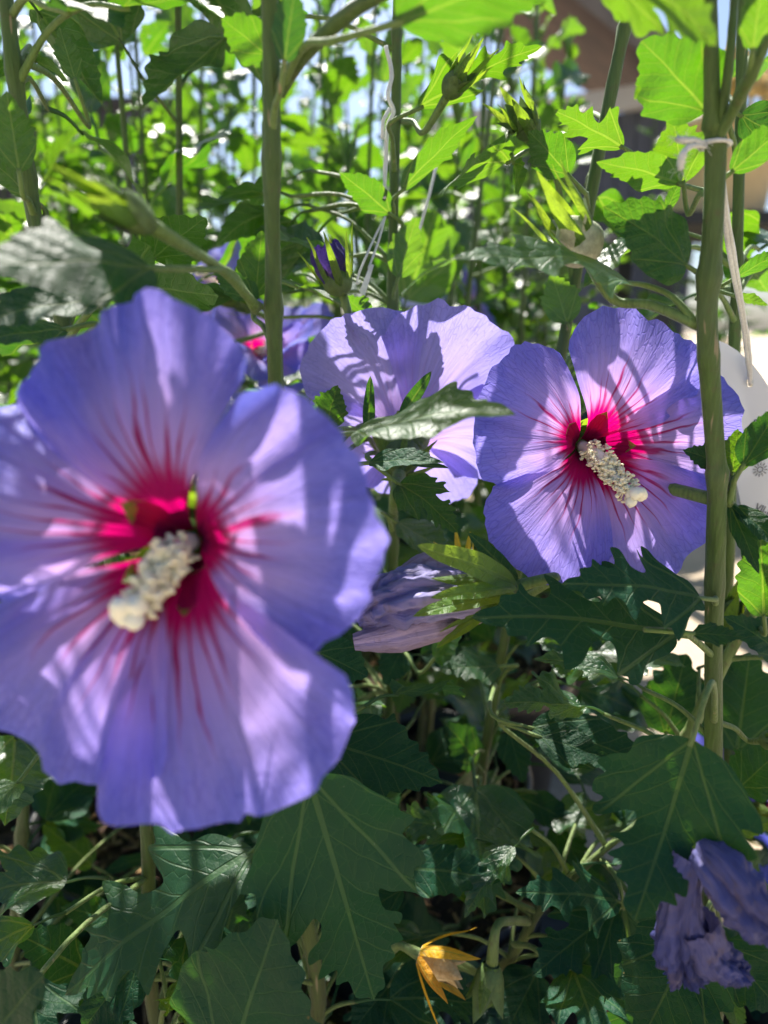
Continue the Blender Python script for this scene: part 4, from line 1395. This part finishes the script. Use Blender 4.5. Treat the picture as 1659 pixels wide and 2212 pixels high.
# ---- leaves seen one by one: shape, base, tip, way it faces, proportions
HAND = [
    # lower half
    (S1, 'B', (665, 1672, .225), (808, 2160, .232), 6, .57, .35, .12, 'leaf_shaded', dict(seed=1, join=(625, 1560, .277))),
    (S1, 'A', (690, 1598, .275), (958, 1692, .262), 25, .62, .45, .22, 'leaf_shaded', dict(seed=2)),
    (S1, 'C', (548, 1836, .275), (140, 2150, .240), 50, .70, .55, .15, 'leaf', dict(seed=3, join=(636, 1830, .281))),
    (S1, 'E', (500, 2290, .205), (600, 1985, .205), 20, .88, .25, .15, 'leaf_shaded', dict(seed=4, join=(670, 2260, .285))),
    (S1, 'D', (180, 2095, .26), (25, 2015, .25), 35, .55, .5, .2, 'leaf_shaded', dict(seed=5)),
    (S1, 'E', (-50, 2300, .175), (95, 2105, .17), 25, .8, .3, .2, 'leaf_shaded', dict(seed=0)),
    (S1, 'E', (300, 2070, .255), (180, 2225, .24), 20, .8, .5, .25, 'leaf_shaded', dict(seed=2)),
    (S1, 'A', (345, 2076, .265), (318, 1930, .285), 15, .62, .4, .3, 'leaf_shaded', dict(seed=1, join=(346, 2230, .27))),
    (S1, 'D', (470, 2080, .29), (520, 1900, .30), 10, .5, .3, .2, 'leaf_shaded', dict(seed=3)),
    (S1, 'D', (440, 2060, .29), (420, 1915, .30), 12, .45, .4, .2, 'leaf_shaded', dict(seed=2)),
    (S1, 'D', (480, 2100, .285), (640, 1920, .30), 15, .36, .3, .3, 'leaf_shaded', dict(seed=1)),
    (S1, 'A', (240, 1985, .31), (130, 1960, .30), 20, .6, .5, .2, 'leaf_shaded', dict(seed=4)),
    (S1, 'B', (260, 1990, .30), (330, 1895, .31), 30, .8, .6, .2, 'leaf', dict(seed=4)),
    (S1, 'E', (40, 1690, .27), (-50, 1790, .25), 80, .7, .5, .3, 'leaf', dict(seed=3)),
    (S1, 'D', (200, 1870, .40), (90, 1780, .40), 30, .5, .5, .2, 'leaf', dict(seed=1)),
    (S1, 'D', (320, 1850, .42), (215, 1890, .40), 60, .35, .3, .3, 'leaf_shaded', dict(seed=1)),
    (S1, 'D', (350, 1790, .42), (420, 1830, .41), 40, .5, .4, .3, 'leaf', dict(seed=4)),
    (S3, 'B', (1345, 1950, .285), (1405, 2310, .265), 8, .82, .35, .15, 'leaf_shaded', dict(seed=5, join=(1290, 1850, .31))),
    (S3, 'C', (1335, 1946, .285), (1112, 1928, .27), 30, .55, .5, .15, 'leaf_shaded', dict(seed=1, join=(1290, 1850, .31))),
    (S3, 'B', (1330, 1965, .284), (1150, 2110, .262), 20, .70, .45, .15, 'leaf_shaded', dict(seed=2, join=(1290, 1850, .31))),
    (S2, 'B', (1495, 1598, .212), (1370, 1990, .182), 24, .80, -1.0, .10, 'leaf_shaded', dict(seed=3, join=(1543, 1560, .27))),
    (S3, 'A', (1148, 1572, .30), (1418, 1660, .285), 42, .50, .6, .15, 'leaf_shaded', dict(seed=4)),
    (S3, 'A', (1165, 1592, .295), (1312, 1640, .28), 20, .6, .5, .25, 'leaf_shaded', dict(seed=0)),
    (S2, 'C', (1455, 1372, .262), (1018, 1335, .238), 28, .54, .50, .12, 'leaf_shaded', dict(seed=2, join=(1542, 1395, .27))),
    (S2, 'C', (1512, 1292, .255), (1212, 1262, .236), 30, .58, .5, .15, 'leaf_shaded', dict(seed=4, join=(1545, 1310, .268))),
    (S2, 'A', (1496, 1368, .238), (1604, 1376, .236), 28, .50, .3, .2, 'leaf_shaded', dict(seed=3, join=(1545, 1420, .27))),
    (S2, 'E', (1438, 1586, .345), (1482, 1412, .35), 4, .78, .2, .12, 'leaf_shaded', dict(seed=5, join=(1422, 1680, .335))),
    (S2, 'E', (1592, 1622, .345), (1620, 1410, .35), 4, .95, .2, .12, 'leaf_shaded', dict(seed=1, join=(1500, 1640, .33))),
    (S2, 'A', (1582, 1022, .272), (1594, 926, .272), 10, .78, .3, .2, 'leaf', dict(seed=1, join=(1572, 1080, .267))),
    (S2, 'A', (1568, 1008, .274), (1474, 972, .272), 22, .62, .3, .25, 'leaf_shaded', dict(seed=2, join=(1570, 1075, .267))),
    (S2, 'A', (1606, 1005, .262), (1690, 870, .255), 10, .5, .3, .25, 'leaf_shaded', dict(seed=4, join=(1575, 1085, .267))),
    (S2, 'D', (1576, 1090, .27), (1640, 1240, .262), 15, .26, .6, .3, 'leaf_shaded', dict(seed=4, join=(1572, 1086, .267))),
    (S2, 'D', (1590, 1095, .27), (1690, 1190, .255), 35, .4, .6, .3, 'leaf_shaded', dict(seed=2, join=(1575, 1088, .267))),
    (S2, 'D', (1650, 1330, .29), (1640, 1130, .28), 20, .42, .4, .3, 'leaf', dict(seed=2)),
    (S2, 'A', (1700, 1420, .30), (1560, 1330, .30), 25, .5, .4, .3, 'leaf_shaded', dict(seed=2)),
    (S2, 'E', (1600, 1700, .29), (1690, 1620, .28), 20, .8, .4, .3, 'leaf_shaded', dict(seed=2)),
    (S2, 'A', (1570, 1790, .31), (1680, 1780, .30), 45, .6, .4, .3, 'leaf', dict(seed=0)),
    (S2, 'E', (1560, 2040, .26), (1690, 2190, .24), 15, .9, .4, .2, 'leaf_shaded', dict(seed=3)),
    (S2, 'A', (1570, 2130, .28), (1600, 2235, .27), 20, .5, .4, .3, 'leaf', dict(seed=5)),
    (S2, 'E', (1500, 2020, .245), (1380, 2260, .225), 10, .9, .5, .2, 'leaf_shaded', dict(seed=1)),
    (S3, 'D', (770, 935, .248), (1114, 896, .215), 66, .60, .35, .12, 'leaf', dict(seed=2, join=(850, 1040, .40))),
    (S3, 'D', (800, 1000, .285), (960, 1000, .26), 50, .34, .3, .3, 'leaf_shaded', dict(seed=4)),
    (S3, 'A', (706, 922, .31), (730, 832, .31), 50, .9, .6, .3, 'leaf', dict(seed=1)),
    (S3, 'B', (862, 1046, .30), (990, 1152, .285), 45, .7, .8, .3, 'leaf', dict(seed=1)),
    (S3, 'E', (688, 1410, .30), (795, 1462, .29), 15, .9, .4, .2, 'leaf_shaded', dict(seed=4)),
    (S3, 'A', (1078, 1440, .36), (950, 1450, .34), 40, .6, .4, .15, 'leaf', dict(seed=5)),
    (S3, 'E', (870, 1400, .40), (830, 1480, .385), 10, .8, .4, .2, 'leaf_shaded', dict(seed=0)),
    (S3, 'E', (880, 1470, .40), (860, 1540, .39), 20, .8, .4, .2, 'leaf', dict(seed=1)),
    (S3, 'A', (820, 1560, .40), (690, 1530, .37), 30, .8, .4, .2, 'leaf', dict(seed=3)),
    (S3, 'D', (860, 1875, .30), (1090, 1900, .275), 30, .44, .4, .15, 'leaf_shaded', dict(seed=4)),
    (S3, 'E', (1100, 1580, .38), (1130, 1690, .36), 15, .7, .4, .2, 'leaf_shaded', dict(seed=5)),
    (S3, 'A', (1000, 1310, .33), (880, 1370, .32), 30, .7, .4, .2, 'leaf_shaded', dict(seed=2)),
    (S3, 'D', (830, 1250, .40), (730, 1200, .38), 30, .5, .4, .2, 'leaf_shaded', dict(seed=2)),
    (S3, 'A', (860, 1130, .37), (980, 1210, .35), 55, .6, .4, .2, 'leaf', dict(seed=2)),
    (S3, 'E', (940, 1420, .36), (1010, 1350, .345), 35, .6, .4, .2, 'leaf', dict(seed=2)),
    (S3, 'A', (1030, 1650, .38), (960, 1560, .37), 30, .6, .4, .2, 'leaf_shaded', dict(seed=3)),
    (S3, 'B', (1010, 1730, .36), (920, 1840, .33), 20, .8, .5, .2, 'leaf_shaded', dict(seed=3)),
    (S3, 'B', (1040, 1730, .36), (1080, 1850, .33), 30, .7, .5, .2, 'leaf_shaded', dict(seed=5)),
    (S3, 'E', (1200, 1780, .36), (1260, 1880, .34), 25, .8, .5, .2, 'leaf_shaded', dict(seed=1)),
    (S3, 'A', (1090, 1790, .36), (1200, 1830, .34), 55, .5, .5, .2, 'leaf', dict(seed=1)),
    (S3, 'A', (870, 1920, .30), (770, 1990, .29), 40, .6, .5, .2, 'leaf_shaded', dict(seed=1)),
    (S3, 'E', (840, 2130, .30), (760, 2230, .28), 15, .9, .5, .2, 'leaf_shaded', dict(seed=1)),
    (S3, 'E', (1160, 2100, .30), (1090, 2240, .28), 10, .9, .5, .2, 'leaf_shaded', dict(seed=2)),
    (S3, 'A', (720, 2000, .32), (800, 1910, .32), 25, .7, .5, .2, 'leaf_shaded', dict(seed=5)),
    # upper half, most of them seen from below against the sun
    (S1, 'E', (858, 50, .215), (1255, -62, .195), 128, .50, .3, .15, 'leaf', dict(seed=1, join=(604, 196, .256))),
    (S1, 'B', (1285, -90, .215), (1548, 100, .20), 122, .66, .4, .15, 'leaf', dict(seed=2, join=(1530, -120, .25))),
    (S2, 'E', (1526, 240, .262), (1385, 88, .255), 150, .86, .3, .12, 'leaf', dict(seed=3, join=(1538, 275, .257))),
    (S1, 'E', (574, 118, .268), (478, 40, .262), 145, .98, .3, .15, 'leaf', dict(seed=4)),
    (S1, 'D', (614, 135, .24), (640, -40, .23), 165, .5, .3, .2, 'leaf_shaded', dict(seed=4)),
    (S1, 'E', (148, 28, .265), (262, 62, .25), 72, .85, .8, .2, 'leaf_shaded', dict(seed=1, join=(26, 32, .29))),
    (S1, 'B', (270, 20, .275), (485, 40, .255), 70, .75, .6, .2, 'leaf', dict(seed=2)),
    (S1, 'D', (162, 172, .36), (128, 58, .35), 160, .55, .3, .2, 'leaf', dict(seed=3)),
    (S1, 'D', (42, 372, .272), (14, 196, .262), 165, .56, .3, .2, 'leaf', dict(seed=2)),
    (S1, 'A', (326, 580, .205), (-60, 572, .165), 40, .62, .3, .05, 'leaf_shaded', dict(seed=1, join=(552, 672, .262))),
    (S1, 'D', (205, 652, .24), (-60, 712, .21), 55, .5, .5, .2, 'leaf_shaded', dict(seed=2, join=(140, 740, .29))),
    (S1, 'D', (140, 712, .26), (-50, 745, .235), 45, .5, .5, .2, 'leaf_shaded', dict(seed=5)),
    (S1, 'B', (255, 625, .315), (472, 640, .30), 140, 1.1, .3, .1, 'leaf', dict(seed=4)),
    (S1, 'E', (330, 560, .32), (445, 470, .31), 150, .8, .3, .1, 'leaf', dict(seed=1)),
    (S1, 'A', (552, 640, .275), (566, 498, .268), 155, .66, .3, .2, 'leaf', dict(seed=5)),
    (S1, 'A', (552, 652, .27), (462, 585, .255), 140, .55, .3, .2, 'leaf_shaded', dict(seed=0)),
    (S1, 'D', (70, 430, .29), (-40, 330, .28), 140, .5, .3, .2, 'leaf', dict(seed=0)),
    (S1, 'D', (75, 130, .30), (150, 180, .29), 130, .5, .3, .2, 'leaf', dict(seed=0)),
    (S1, 'D', (30, 130, .31), (-40, 190, .30), 120, .5, .3, .2, 'leaf', dict(seed=1)),
    (S3, 'D', (842, 462, .39), (733, 372, .375), 145, .52, .3, .2, 'leaf', dict(seed=4)),
    (S3, 'B', (1100, 350, .35), (955, 425, .325), 118, .95, .9, .2, 'leaf', dict(seed=1, join=(1250, 430, .373))),
    (S3, 'A', (1110, 352, .345), (1120, 420, .335), 130, .9, .5, .2, 'leaf', dict(seed=3)),
    (S3, 'D', (868, 412, .385), (1032, 250, .36), 130, .30, .4, .3, 'leaf', dict(seed=3)),
    (S3, 'C', (905, 235, .36), (1172, 100, .33), 118, .48, .3, .2, 'leaf', dict(seed=2)),
    (S3, 'A', (1228, 378, .345), (1140, 282, .335), 155, .70, .3, .15, 'leaf', dict(seed=2)),
    (S2, 'C', (1345, 318, .325), (1196, 238, .31), 150, .55, .3, .15, 'leaf', dict(seed=3, join=(1480, 388, .30))),
    (S2, 'A', (1476, 396, .295), (1452, 248, .285), 155, .80, .3, .15, 'leaf', dict(seed=1, join=(1535, 420, .26))),
    (S2, 'D', (1470, 398, .295), (1288, 350, .28), 135, .42, .3, .2, 'leaf', dict(seed=4, join=(1535, 425, .26))),
    (S2, 'C', (1358, 612, .270), (972, 560, .225), 44, .40, .55, .12, 'leaf', dict(seed=1, join=(1508, 704, .264))),
    (S2, 'C', (990, 560, .25), (862, 650, .24), 110, .55, .6, .2, 'leaf', dict(seed=2, petiole=False)),
    (S2, 'E', (1482, 574, .272), (1302, 446, .262), 28, .66, .5, .15, 'leaf', dict(seed=4, join=(1512, 690, .263))),
    (S2, 'D', (1580, 372, .27), (1720, 258, .255), 150, .52, .3, .25, 'leaf', dict(seed=2)),
    (S2, 'E', (1600, 250, .34), (1700, 310, .33), 140, .8, .3, .25, 'leaf_shaded', dict(seed=2)),
    (S2, 'D', (1625, 110, .235), (1650, -60, .22), 160, .45, .3, .25, 'leaf', dict(seed=4)),
    (S2, 'D', (1440, 455, .33), (1470, 390, .325), 150, .45, .3, .25, 'leaf', dict(seed=4)),
    (S2, 'D', (1590, 600, .31), (1700, 540, .29), 140, .35, .3, .25, 'leaf', dict(seed=4)),
    (S2, 'D', (1590, 640, .33), (1660, 660, .32), 130, .5, .3, .25, 'leaf', dict(seed=1)),
    (S3, 'A', (640, 620, .36), (720, 650, .345), 100, .5, .4, .3, 'leaf', dict(seed=1)),
    (S3, 'E', (790, 685, .365), (740, 640, .35), 120, .7, .4, .3, 'leaf', dict(seed=2)),
    (S3, 'A', (1225, 700, .37), (1190, 590, .36), 150, .7, .4, .2, 'leaf', dict(seed=2)),
    (S3, 'A', (860, 600, .39), (900, 470, .38), 150, .6, .4, .2, 'leaf', dict(seed=0)),
]
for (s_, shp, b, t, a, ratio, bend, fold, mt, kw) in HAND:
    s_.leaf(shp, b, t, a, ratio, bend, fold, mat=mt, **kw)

# ---- further leaves of the same shrubs, filling the space around their stems
fr = random.Random(21)
ALLS = [S1, S2, S3]


def fill(count, xr, yr, Yr, size, face, dark):
    for i in range(count):
        px, py, Y = fr.uniform(*xr), fr.uniform(*yr), fr.uniform(*Yr)
        fill_at(at(px, py, Y), size, face, dark)


SUNLIT = [at(*q) for q in ((20, 900, .165), (40, 1080, .165), (140, 780, .165), (700, 1100, .165), (800, 940, .245), (900, 930, .236), (1000, 920, .226), (900, 700, .36), (800, 760, .36), (1000, 760, .36), (1180, 1800, .33), (900, 1850, .3), (1060, 1600, .36), (850, 935, .24), (950, 930, .232), (1040, 915, .222), (230, 500, .2), (1050, 565, .236), (1130, 575, .245), (1230, 590, .258),
                           (60, 1000, .165), (80, 1150, .165), (200, 830, .165), (660, 950, .165), (720, 1020, .165), (1420, 790, .29), (1340, 850, .29), (1460, 850, .29), (1400, 1880, .19), (1380, 1940, .19),
                           (450, 1900, .265), (340, 1980, .26), (1010, 1450, .35), (740, 1540, .38), (1400, 500, .265), (1130, 1930, .28), (420, 1150, .18), (720, 880, .31), (1260, 900, .3), (330, 1830, .45))]


def fill_at(p, size, face, dark, which=None, lim_=None, up_=None):
    if True:
        s_ = which or min(ALLS, key=lambda q: (q.nearest(p) - p).length)
        j = s_.nearest(p, .02)
        lim = lim_ or fr.uniform(.03, .075)
        if (p - j).length > lim:
            p = j + (p - j).normalized() * lim
        if up_ is not None and pix(p)[1] > -130:
            return
        out = p - j
        out.z = 0
        if out.length < .004:
            out = Vector((fr.uniform(-1, 1), fr.uniform(-1, 1), 0))
        out.normalize()
        d = out + Vector((fr.uniform(-.6, .6), fr.uniform(-.6, .3), fr.uniform(-.6, .25)))
        toc = (CAM - p).normalized()
        up = toc * face + UP * (1 - face) + Vector((fr.uniform(-.3, .3), fr.uniform(-.3, .3), 0))
        if up_ is not None:
            up = up_ + Vector((fr.uniform(-.2, .2), fr.uniform(-.2, .2), 0))
        sz = fr.uniform(*size)
        mid_ = p + d.normalized() * sz * .8
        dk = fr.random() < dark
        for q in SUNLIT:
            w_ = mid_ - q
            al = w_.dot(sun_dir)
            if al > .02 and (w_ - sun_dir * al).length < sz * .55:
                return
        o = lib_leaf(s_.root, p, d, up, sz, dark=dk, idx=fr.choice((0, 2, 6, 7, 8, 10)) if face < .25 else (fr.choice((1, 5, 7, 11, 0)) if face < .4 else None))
        dn = d.normalized()
        if (p - j).length > .006:
            v, f = tube_geo([j, j.lerp(p, .5) + Vector((0, 0, .1 * (p - j).length)), p + dn * sz * .02], [.0015, .0011, .0010], n=8, sides=6)
            link('petiole', mesh('petiole', v, f), o, M['twig'])


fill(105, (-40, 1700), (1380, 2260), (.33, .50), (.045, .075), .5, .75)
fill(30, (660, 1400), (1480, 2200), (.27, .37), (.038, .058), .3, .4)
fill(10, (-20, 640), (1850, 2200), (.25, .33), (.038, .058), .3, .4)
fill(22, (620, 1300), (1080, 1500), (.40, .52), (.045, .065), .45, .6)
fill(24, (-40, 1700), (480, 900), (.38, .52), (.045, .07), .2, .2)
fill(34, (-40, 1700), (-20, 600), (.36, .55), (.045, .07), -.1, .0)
# leaves added out of view above the frame to shade flowers and lower leaves
for (px, py, Y, cnt_) in ((280, 1600, .17, 9), (590, 1600, .17, 14), (600, 1480, .17, 8), (500, 1550, .17, 8), (430, 1720, .17, 9), (120, 1500, .17, 4), (600, 1350, .17, 3), (1180, 1150, .30, 3), (1320, 1200, .30, 4), (1450, 1120, .30, 4), (1080, 950, .30, 2),
                          (740, 1900, .23, 5), (640, 2080, .22, 4), (480, 2150, .21, 4), (1430, 1700, .20, 3), (1250, 1350, .25, 3), (1350, 2050, .28, 3), (100, 590, .19, 2)):
    p0 = at(px, py, Y)
    for i in range(cnt_):
        for tr in range(30):
            t = fr.uniform(.12, .75)
            q = p0 + sun_dir * t + Vector((fr.uniform(-.05, .05), fr.uniform(-.04, .04), fr.uniform(-.04, .04)))
            x_, y_, d_ = pix(q)
            if y_ < -60 and q.z < 1.16:
                break
        else:
            continue
        fill_at(q, (.065, .09), .0, 0.0, lim_=.16, up_=sun_dir)

# ---- hang tag on the right
TY = .345
TAG = [(1490, 748), (1520, 735), (1545, 733), (1570, 743), (1592, 757), (1625, 786), (1645, 812), (1662, 838), (1686, 890), (1704, 960), (1738, 1150), (1735, 1200), (1715, 1225), (1655, 1240), (1636, 1228), (1625, 1207), (1588, 1027), (1545, 900), (1505, 800)]
HOLE = [(1620 + 9 * math.cos(a) * .75, 826 + 13 * math.sin(a)) for a in [2 * math.pi * i / 14 for i in range(14)]]
pts2 = [Vector((x, y)) for x, y in TAG] + [Vector((x, y)) for x, y in HOLE]
nt_ = len(TAG)
ed = [(i, (i + 1) % nt_) for i in range(nt_)] + [(nt_ + i, nt_ + (i + 1) % 14) for i in range(14)]
res = geometry.delaunay_2d_cdt(pts2, ed, [], 4, 1e-6)
co, fa = res[0], [tuple(f) for f in res[2]]
hc = Vector((1620, 826))
fa = [f for f in fa if (sum((co[i] for i in f), Vector((0, 0))) / len(f) - hc).length > 9.5]
front = [at(c.x, c.y, TY) for c in co]
nv_ = len(front)
V = front + [p + Vector((0, .0006, 0)) for p in front]
F = [tuple(f) for f in fa] + [tuple(i + nv_ for i in reversed(f)) for f in fa]
cnt = {}
for f in fa:
    for i in range(len(f)):
        e = (f[i], f[(i + 1) % len(f)])
        cnt[e] = 1
for (a, b) in cnt:
    if (b, a) not in cnt:
        F.append((b, a, a + nv_, b + nv_))
tagob = link('hang_tag', mesh('hang_tag', V, F, False), None, M['tag'])
tag(tagob, 'white plastic hang tag with black print behind the thick right stem', 'plant tag')


def text(body, x, y, size, rot, sx=.8):
    cu = bpy.data.curves.new('lettering', 'FONT')
    cu.body = body
    cu.size = size
    cu.extrude = .00003
    cu.materials.append(M['ink'])
    tmp = bpy.data.objects.new('lettering_curve', cu)
    me = bpy.data.meshes.new_from_object(tmp)
    bpy.data.objects.remove(tmp)
    o = bpy.data.objects.new('lettering', me)
    C.objects.link(o)
    o.parent = tagob
    o.matrix_parent_inverse = parent_inv(tagob)
    p = at(x, y, TY) + Vector((0, -.0003, 0))
    o.matrix_basis = Matrix.Translation(p) @ Matrix.Rotation(math.radians(90), 4, 'X') @ Matrix.Rotation(math.radians(rot), 4, 'Z') @ Matrix.Scale(sx, 4, (1, 0, 0))
    return o


text('syriacus', 1624, 918, .0066, -10)
text("Bird", 1629, 952, .0066, -10)
text('VII-IX', 1627, 1102, .0062, -22)
parts = []
for i in range(12):
    a = 2 * math.pi * i / 12
    c = at(1641, 1014, TY) + Vector((0, -.0004, 0))
    d = Vector((math.cos(a), 0, math.sin(a)))
    parts.append(tube_geo([c + d * .0022, c + d * .0038], [.00018, .00018], n=1, sides=4))
ring = [c + Vector((math.cos(2 * math.pi * i / 20), 0, math.sin(2 * math.pi * i / 20))) * .0014 for i in range(21)]
parts.append(tube_geo(ring, [.00018, .00018], n=20, sides=4))
v, f = join_geo(parts)
link('sun_symbol', mesh('sun_symbol', v, f), tagob, M['ink'])
st = empty('tag_string', at(1620, 826, TY))
tag(st, 'white string tied round the thick stem and through the hang tag', 'string')
for (dx, r_) in ((0, .00105), (9, .00095)):
    tube_obj('strand', [at(1622, 832, TY - .001), at(1614 + dx * .6, 770, .335), at(1604 + dx * .5, 690, .318), at(1578 + dx, 560, .295), at(1562 + dx * .6, 440, .275), at(1555, 330, .264)], [r_] * 6, st, M['string'], n=40, sides=8, wob=.25)
# knot and loose ends at the node
ring = []
for i in range(19):
    a = 2 * math.pi * i / 18 * 1.5
    c = at(1544, 306 + i * .6, .258)
    ring.append(c + Vector((math.cos(a), math.sin(a), 0)) * .0049)
tube_obj('knot', ring, [.0007] * 3, st, M['string'], n=54, sides=8, wob=.3)
tube_obj('loose_end', [at(1522, 312, .252), at(1500, 303, .246), at(1478, 303, .244), at(1463, 300, .246)], [.0008, .0009, .0012, .0010], st, M['string'], n=24, sides=9, wob=.5)
tube_obj('loose_end', [at(1524, 316, .252), at(1500, 314, .246), at(1480, 325, .243), at(1472, 345, .243), at(1470, 366, .244)], [.0008, .0009, .0010, .0013, .0010], st, M['string'], n=28, sides=9, wob=.5)

parts = []
for (cx, cy) in ((1463, 300), (1470, 366), (1474, 345), (1480, 303), (1522, 312)):
    for i in range(14):
        c = at(cx, cy, .245)
        d = Vector((fr.gauss(0, 1), fr.gauss(0, 1), fr.gauss(0, 1))).normalized()
        parts.append(tube_geo([c, c + d * .0018, c + d * .003 + Vector((fr.gauss(0, 1), 0, fr.gauss(0, 1))) * .0007], [.00007] * 3, n=4, sides=3))
v, f = join_geo(parts)
link('loose_fibres', mesh('loose_fibres', v, f), st, M['string'])['kind'] = 'stuff'

# ---- strings and labels on the slender stem in the middle
st2 = empty('tie_string', at(840, 250, .39))
tag(st2, 'thin white string tied to the slender middle stem near the top', 'string')
tube_obj('strand', [at(834, 100, .39), at(846, 160, .388), at(838, 205, .386), at(850, 240, .388), at(838, 270, .388), at(834, 330, .388), at(830, 430, .387)], [.0011] * 3, st2, M['string'], n=48, sides=8, wob=.3)
tube_obj('strand', [at(842, 235, .386), at(828, 262, .384), at(826, 300, .386)], [.0010] * 3, st2, M['string'], n=18, sides=8, wob=.3)
st3 = empty('label_loop', at(800, 520, .37))
tag(st3, 'pale plastic loop hanging beside the dark purple bud', 'label tie')
tube_obj('strand', [at(832, 468, .38), at(806, 520, .372), at(776, 590, .366), at(772, 612, .366), at(780, 606, .366)], [.0006] * 3, st3, M['string'], n=30, sides=7)
tube_obj('strand', [at(832, 468, .38), at(818, 520, .372), at(796, 580, .366)], [.0006] * 3, st3, M['string'], n=30, sides=7)
v, f = quad_board(at(800, 570, .366), at(808, 572, .366), at(788, 640, .366), at(776, 630, .366), .0008, Vector((0, -1, 0)))
link('label_end', mesh('label_end', v, f, False), st3, M['string'])
st4 = empty('hanging_string', at(920, 450, .42))
tag(st4, 'slack white string hanging right of the slender middle stem', 'string')
tube_obj('strand', [at(942, 360, .43), at(925, 430, .42), at(905, 500, .415), at(892, 545, .41)], [.0009, .0008, .0008, .0012], st4, M['string'], n=24, sides=8)
M['slate'] = plain_material('label_blue_grey', (0.10, 0.17, 0.26), .5)
M['label_print'] = plain_material('label_print_lilac', (0.25, 0.32, 0.66), .5, 30, .4, col2=(0.45, 0.50, 0.85))
c0 = [at(862, 600, .62), at(870, 540, .62), at(890, 518, .62), at(960, 512, .62), at(978, 525, .62), at(974, 580, .62), at(962, 660, .62), at(866, 665, .62)]
V = c0 + [p + Vector((0, .001, 0)) for p in c0]
F = [tuple(range(7, -1, -1)), tuple(range(8, 16))] + [(i, (i + 1) % 8, (i + 1) % 8 + 8, i + 8) for i in range(8)]
lb = link('picture_label', mesh('picture_label', V, F, False), None, M['slate'])
tag(lb, 'blurred blue picture label behind the slender middle stem', 'plant tag')
v, f = quad_board(at(858, 590, .619), at(966, 600, .619), at(955, 662, .619), at(868, 662, .619), .0006, Vector((0, -1, 0)))
link('picture', mesh('picture', v, f, False), lb, M['label_print'])
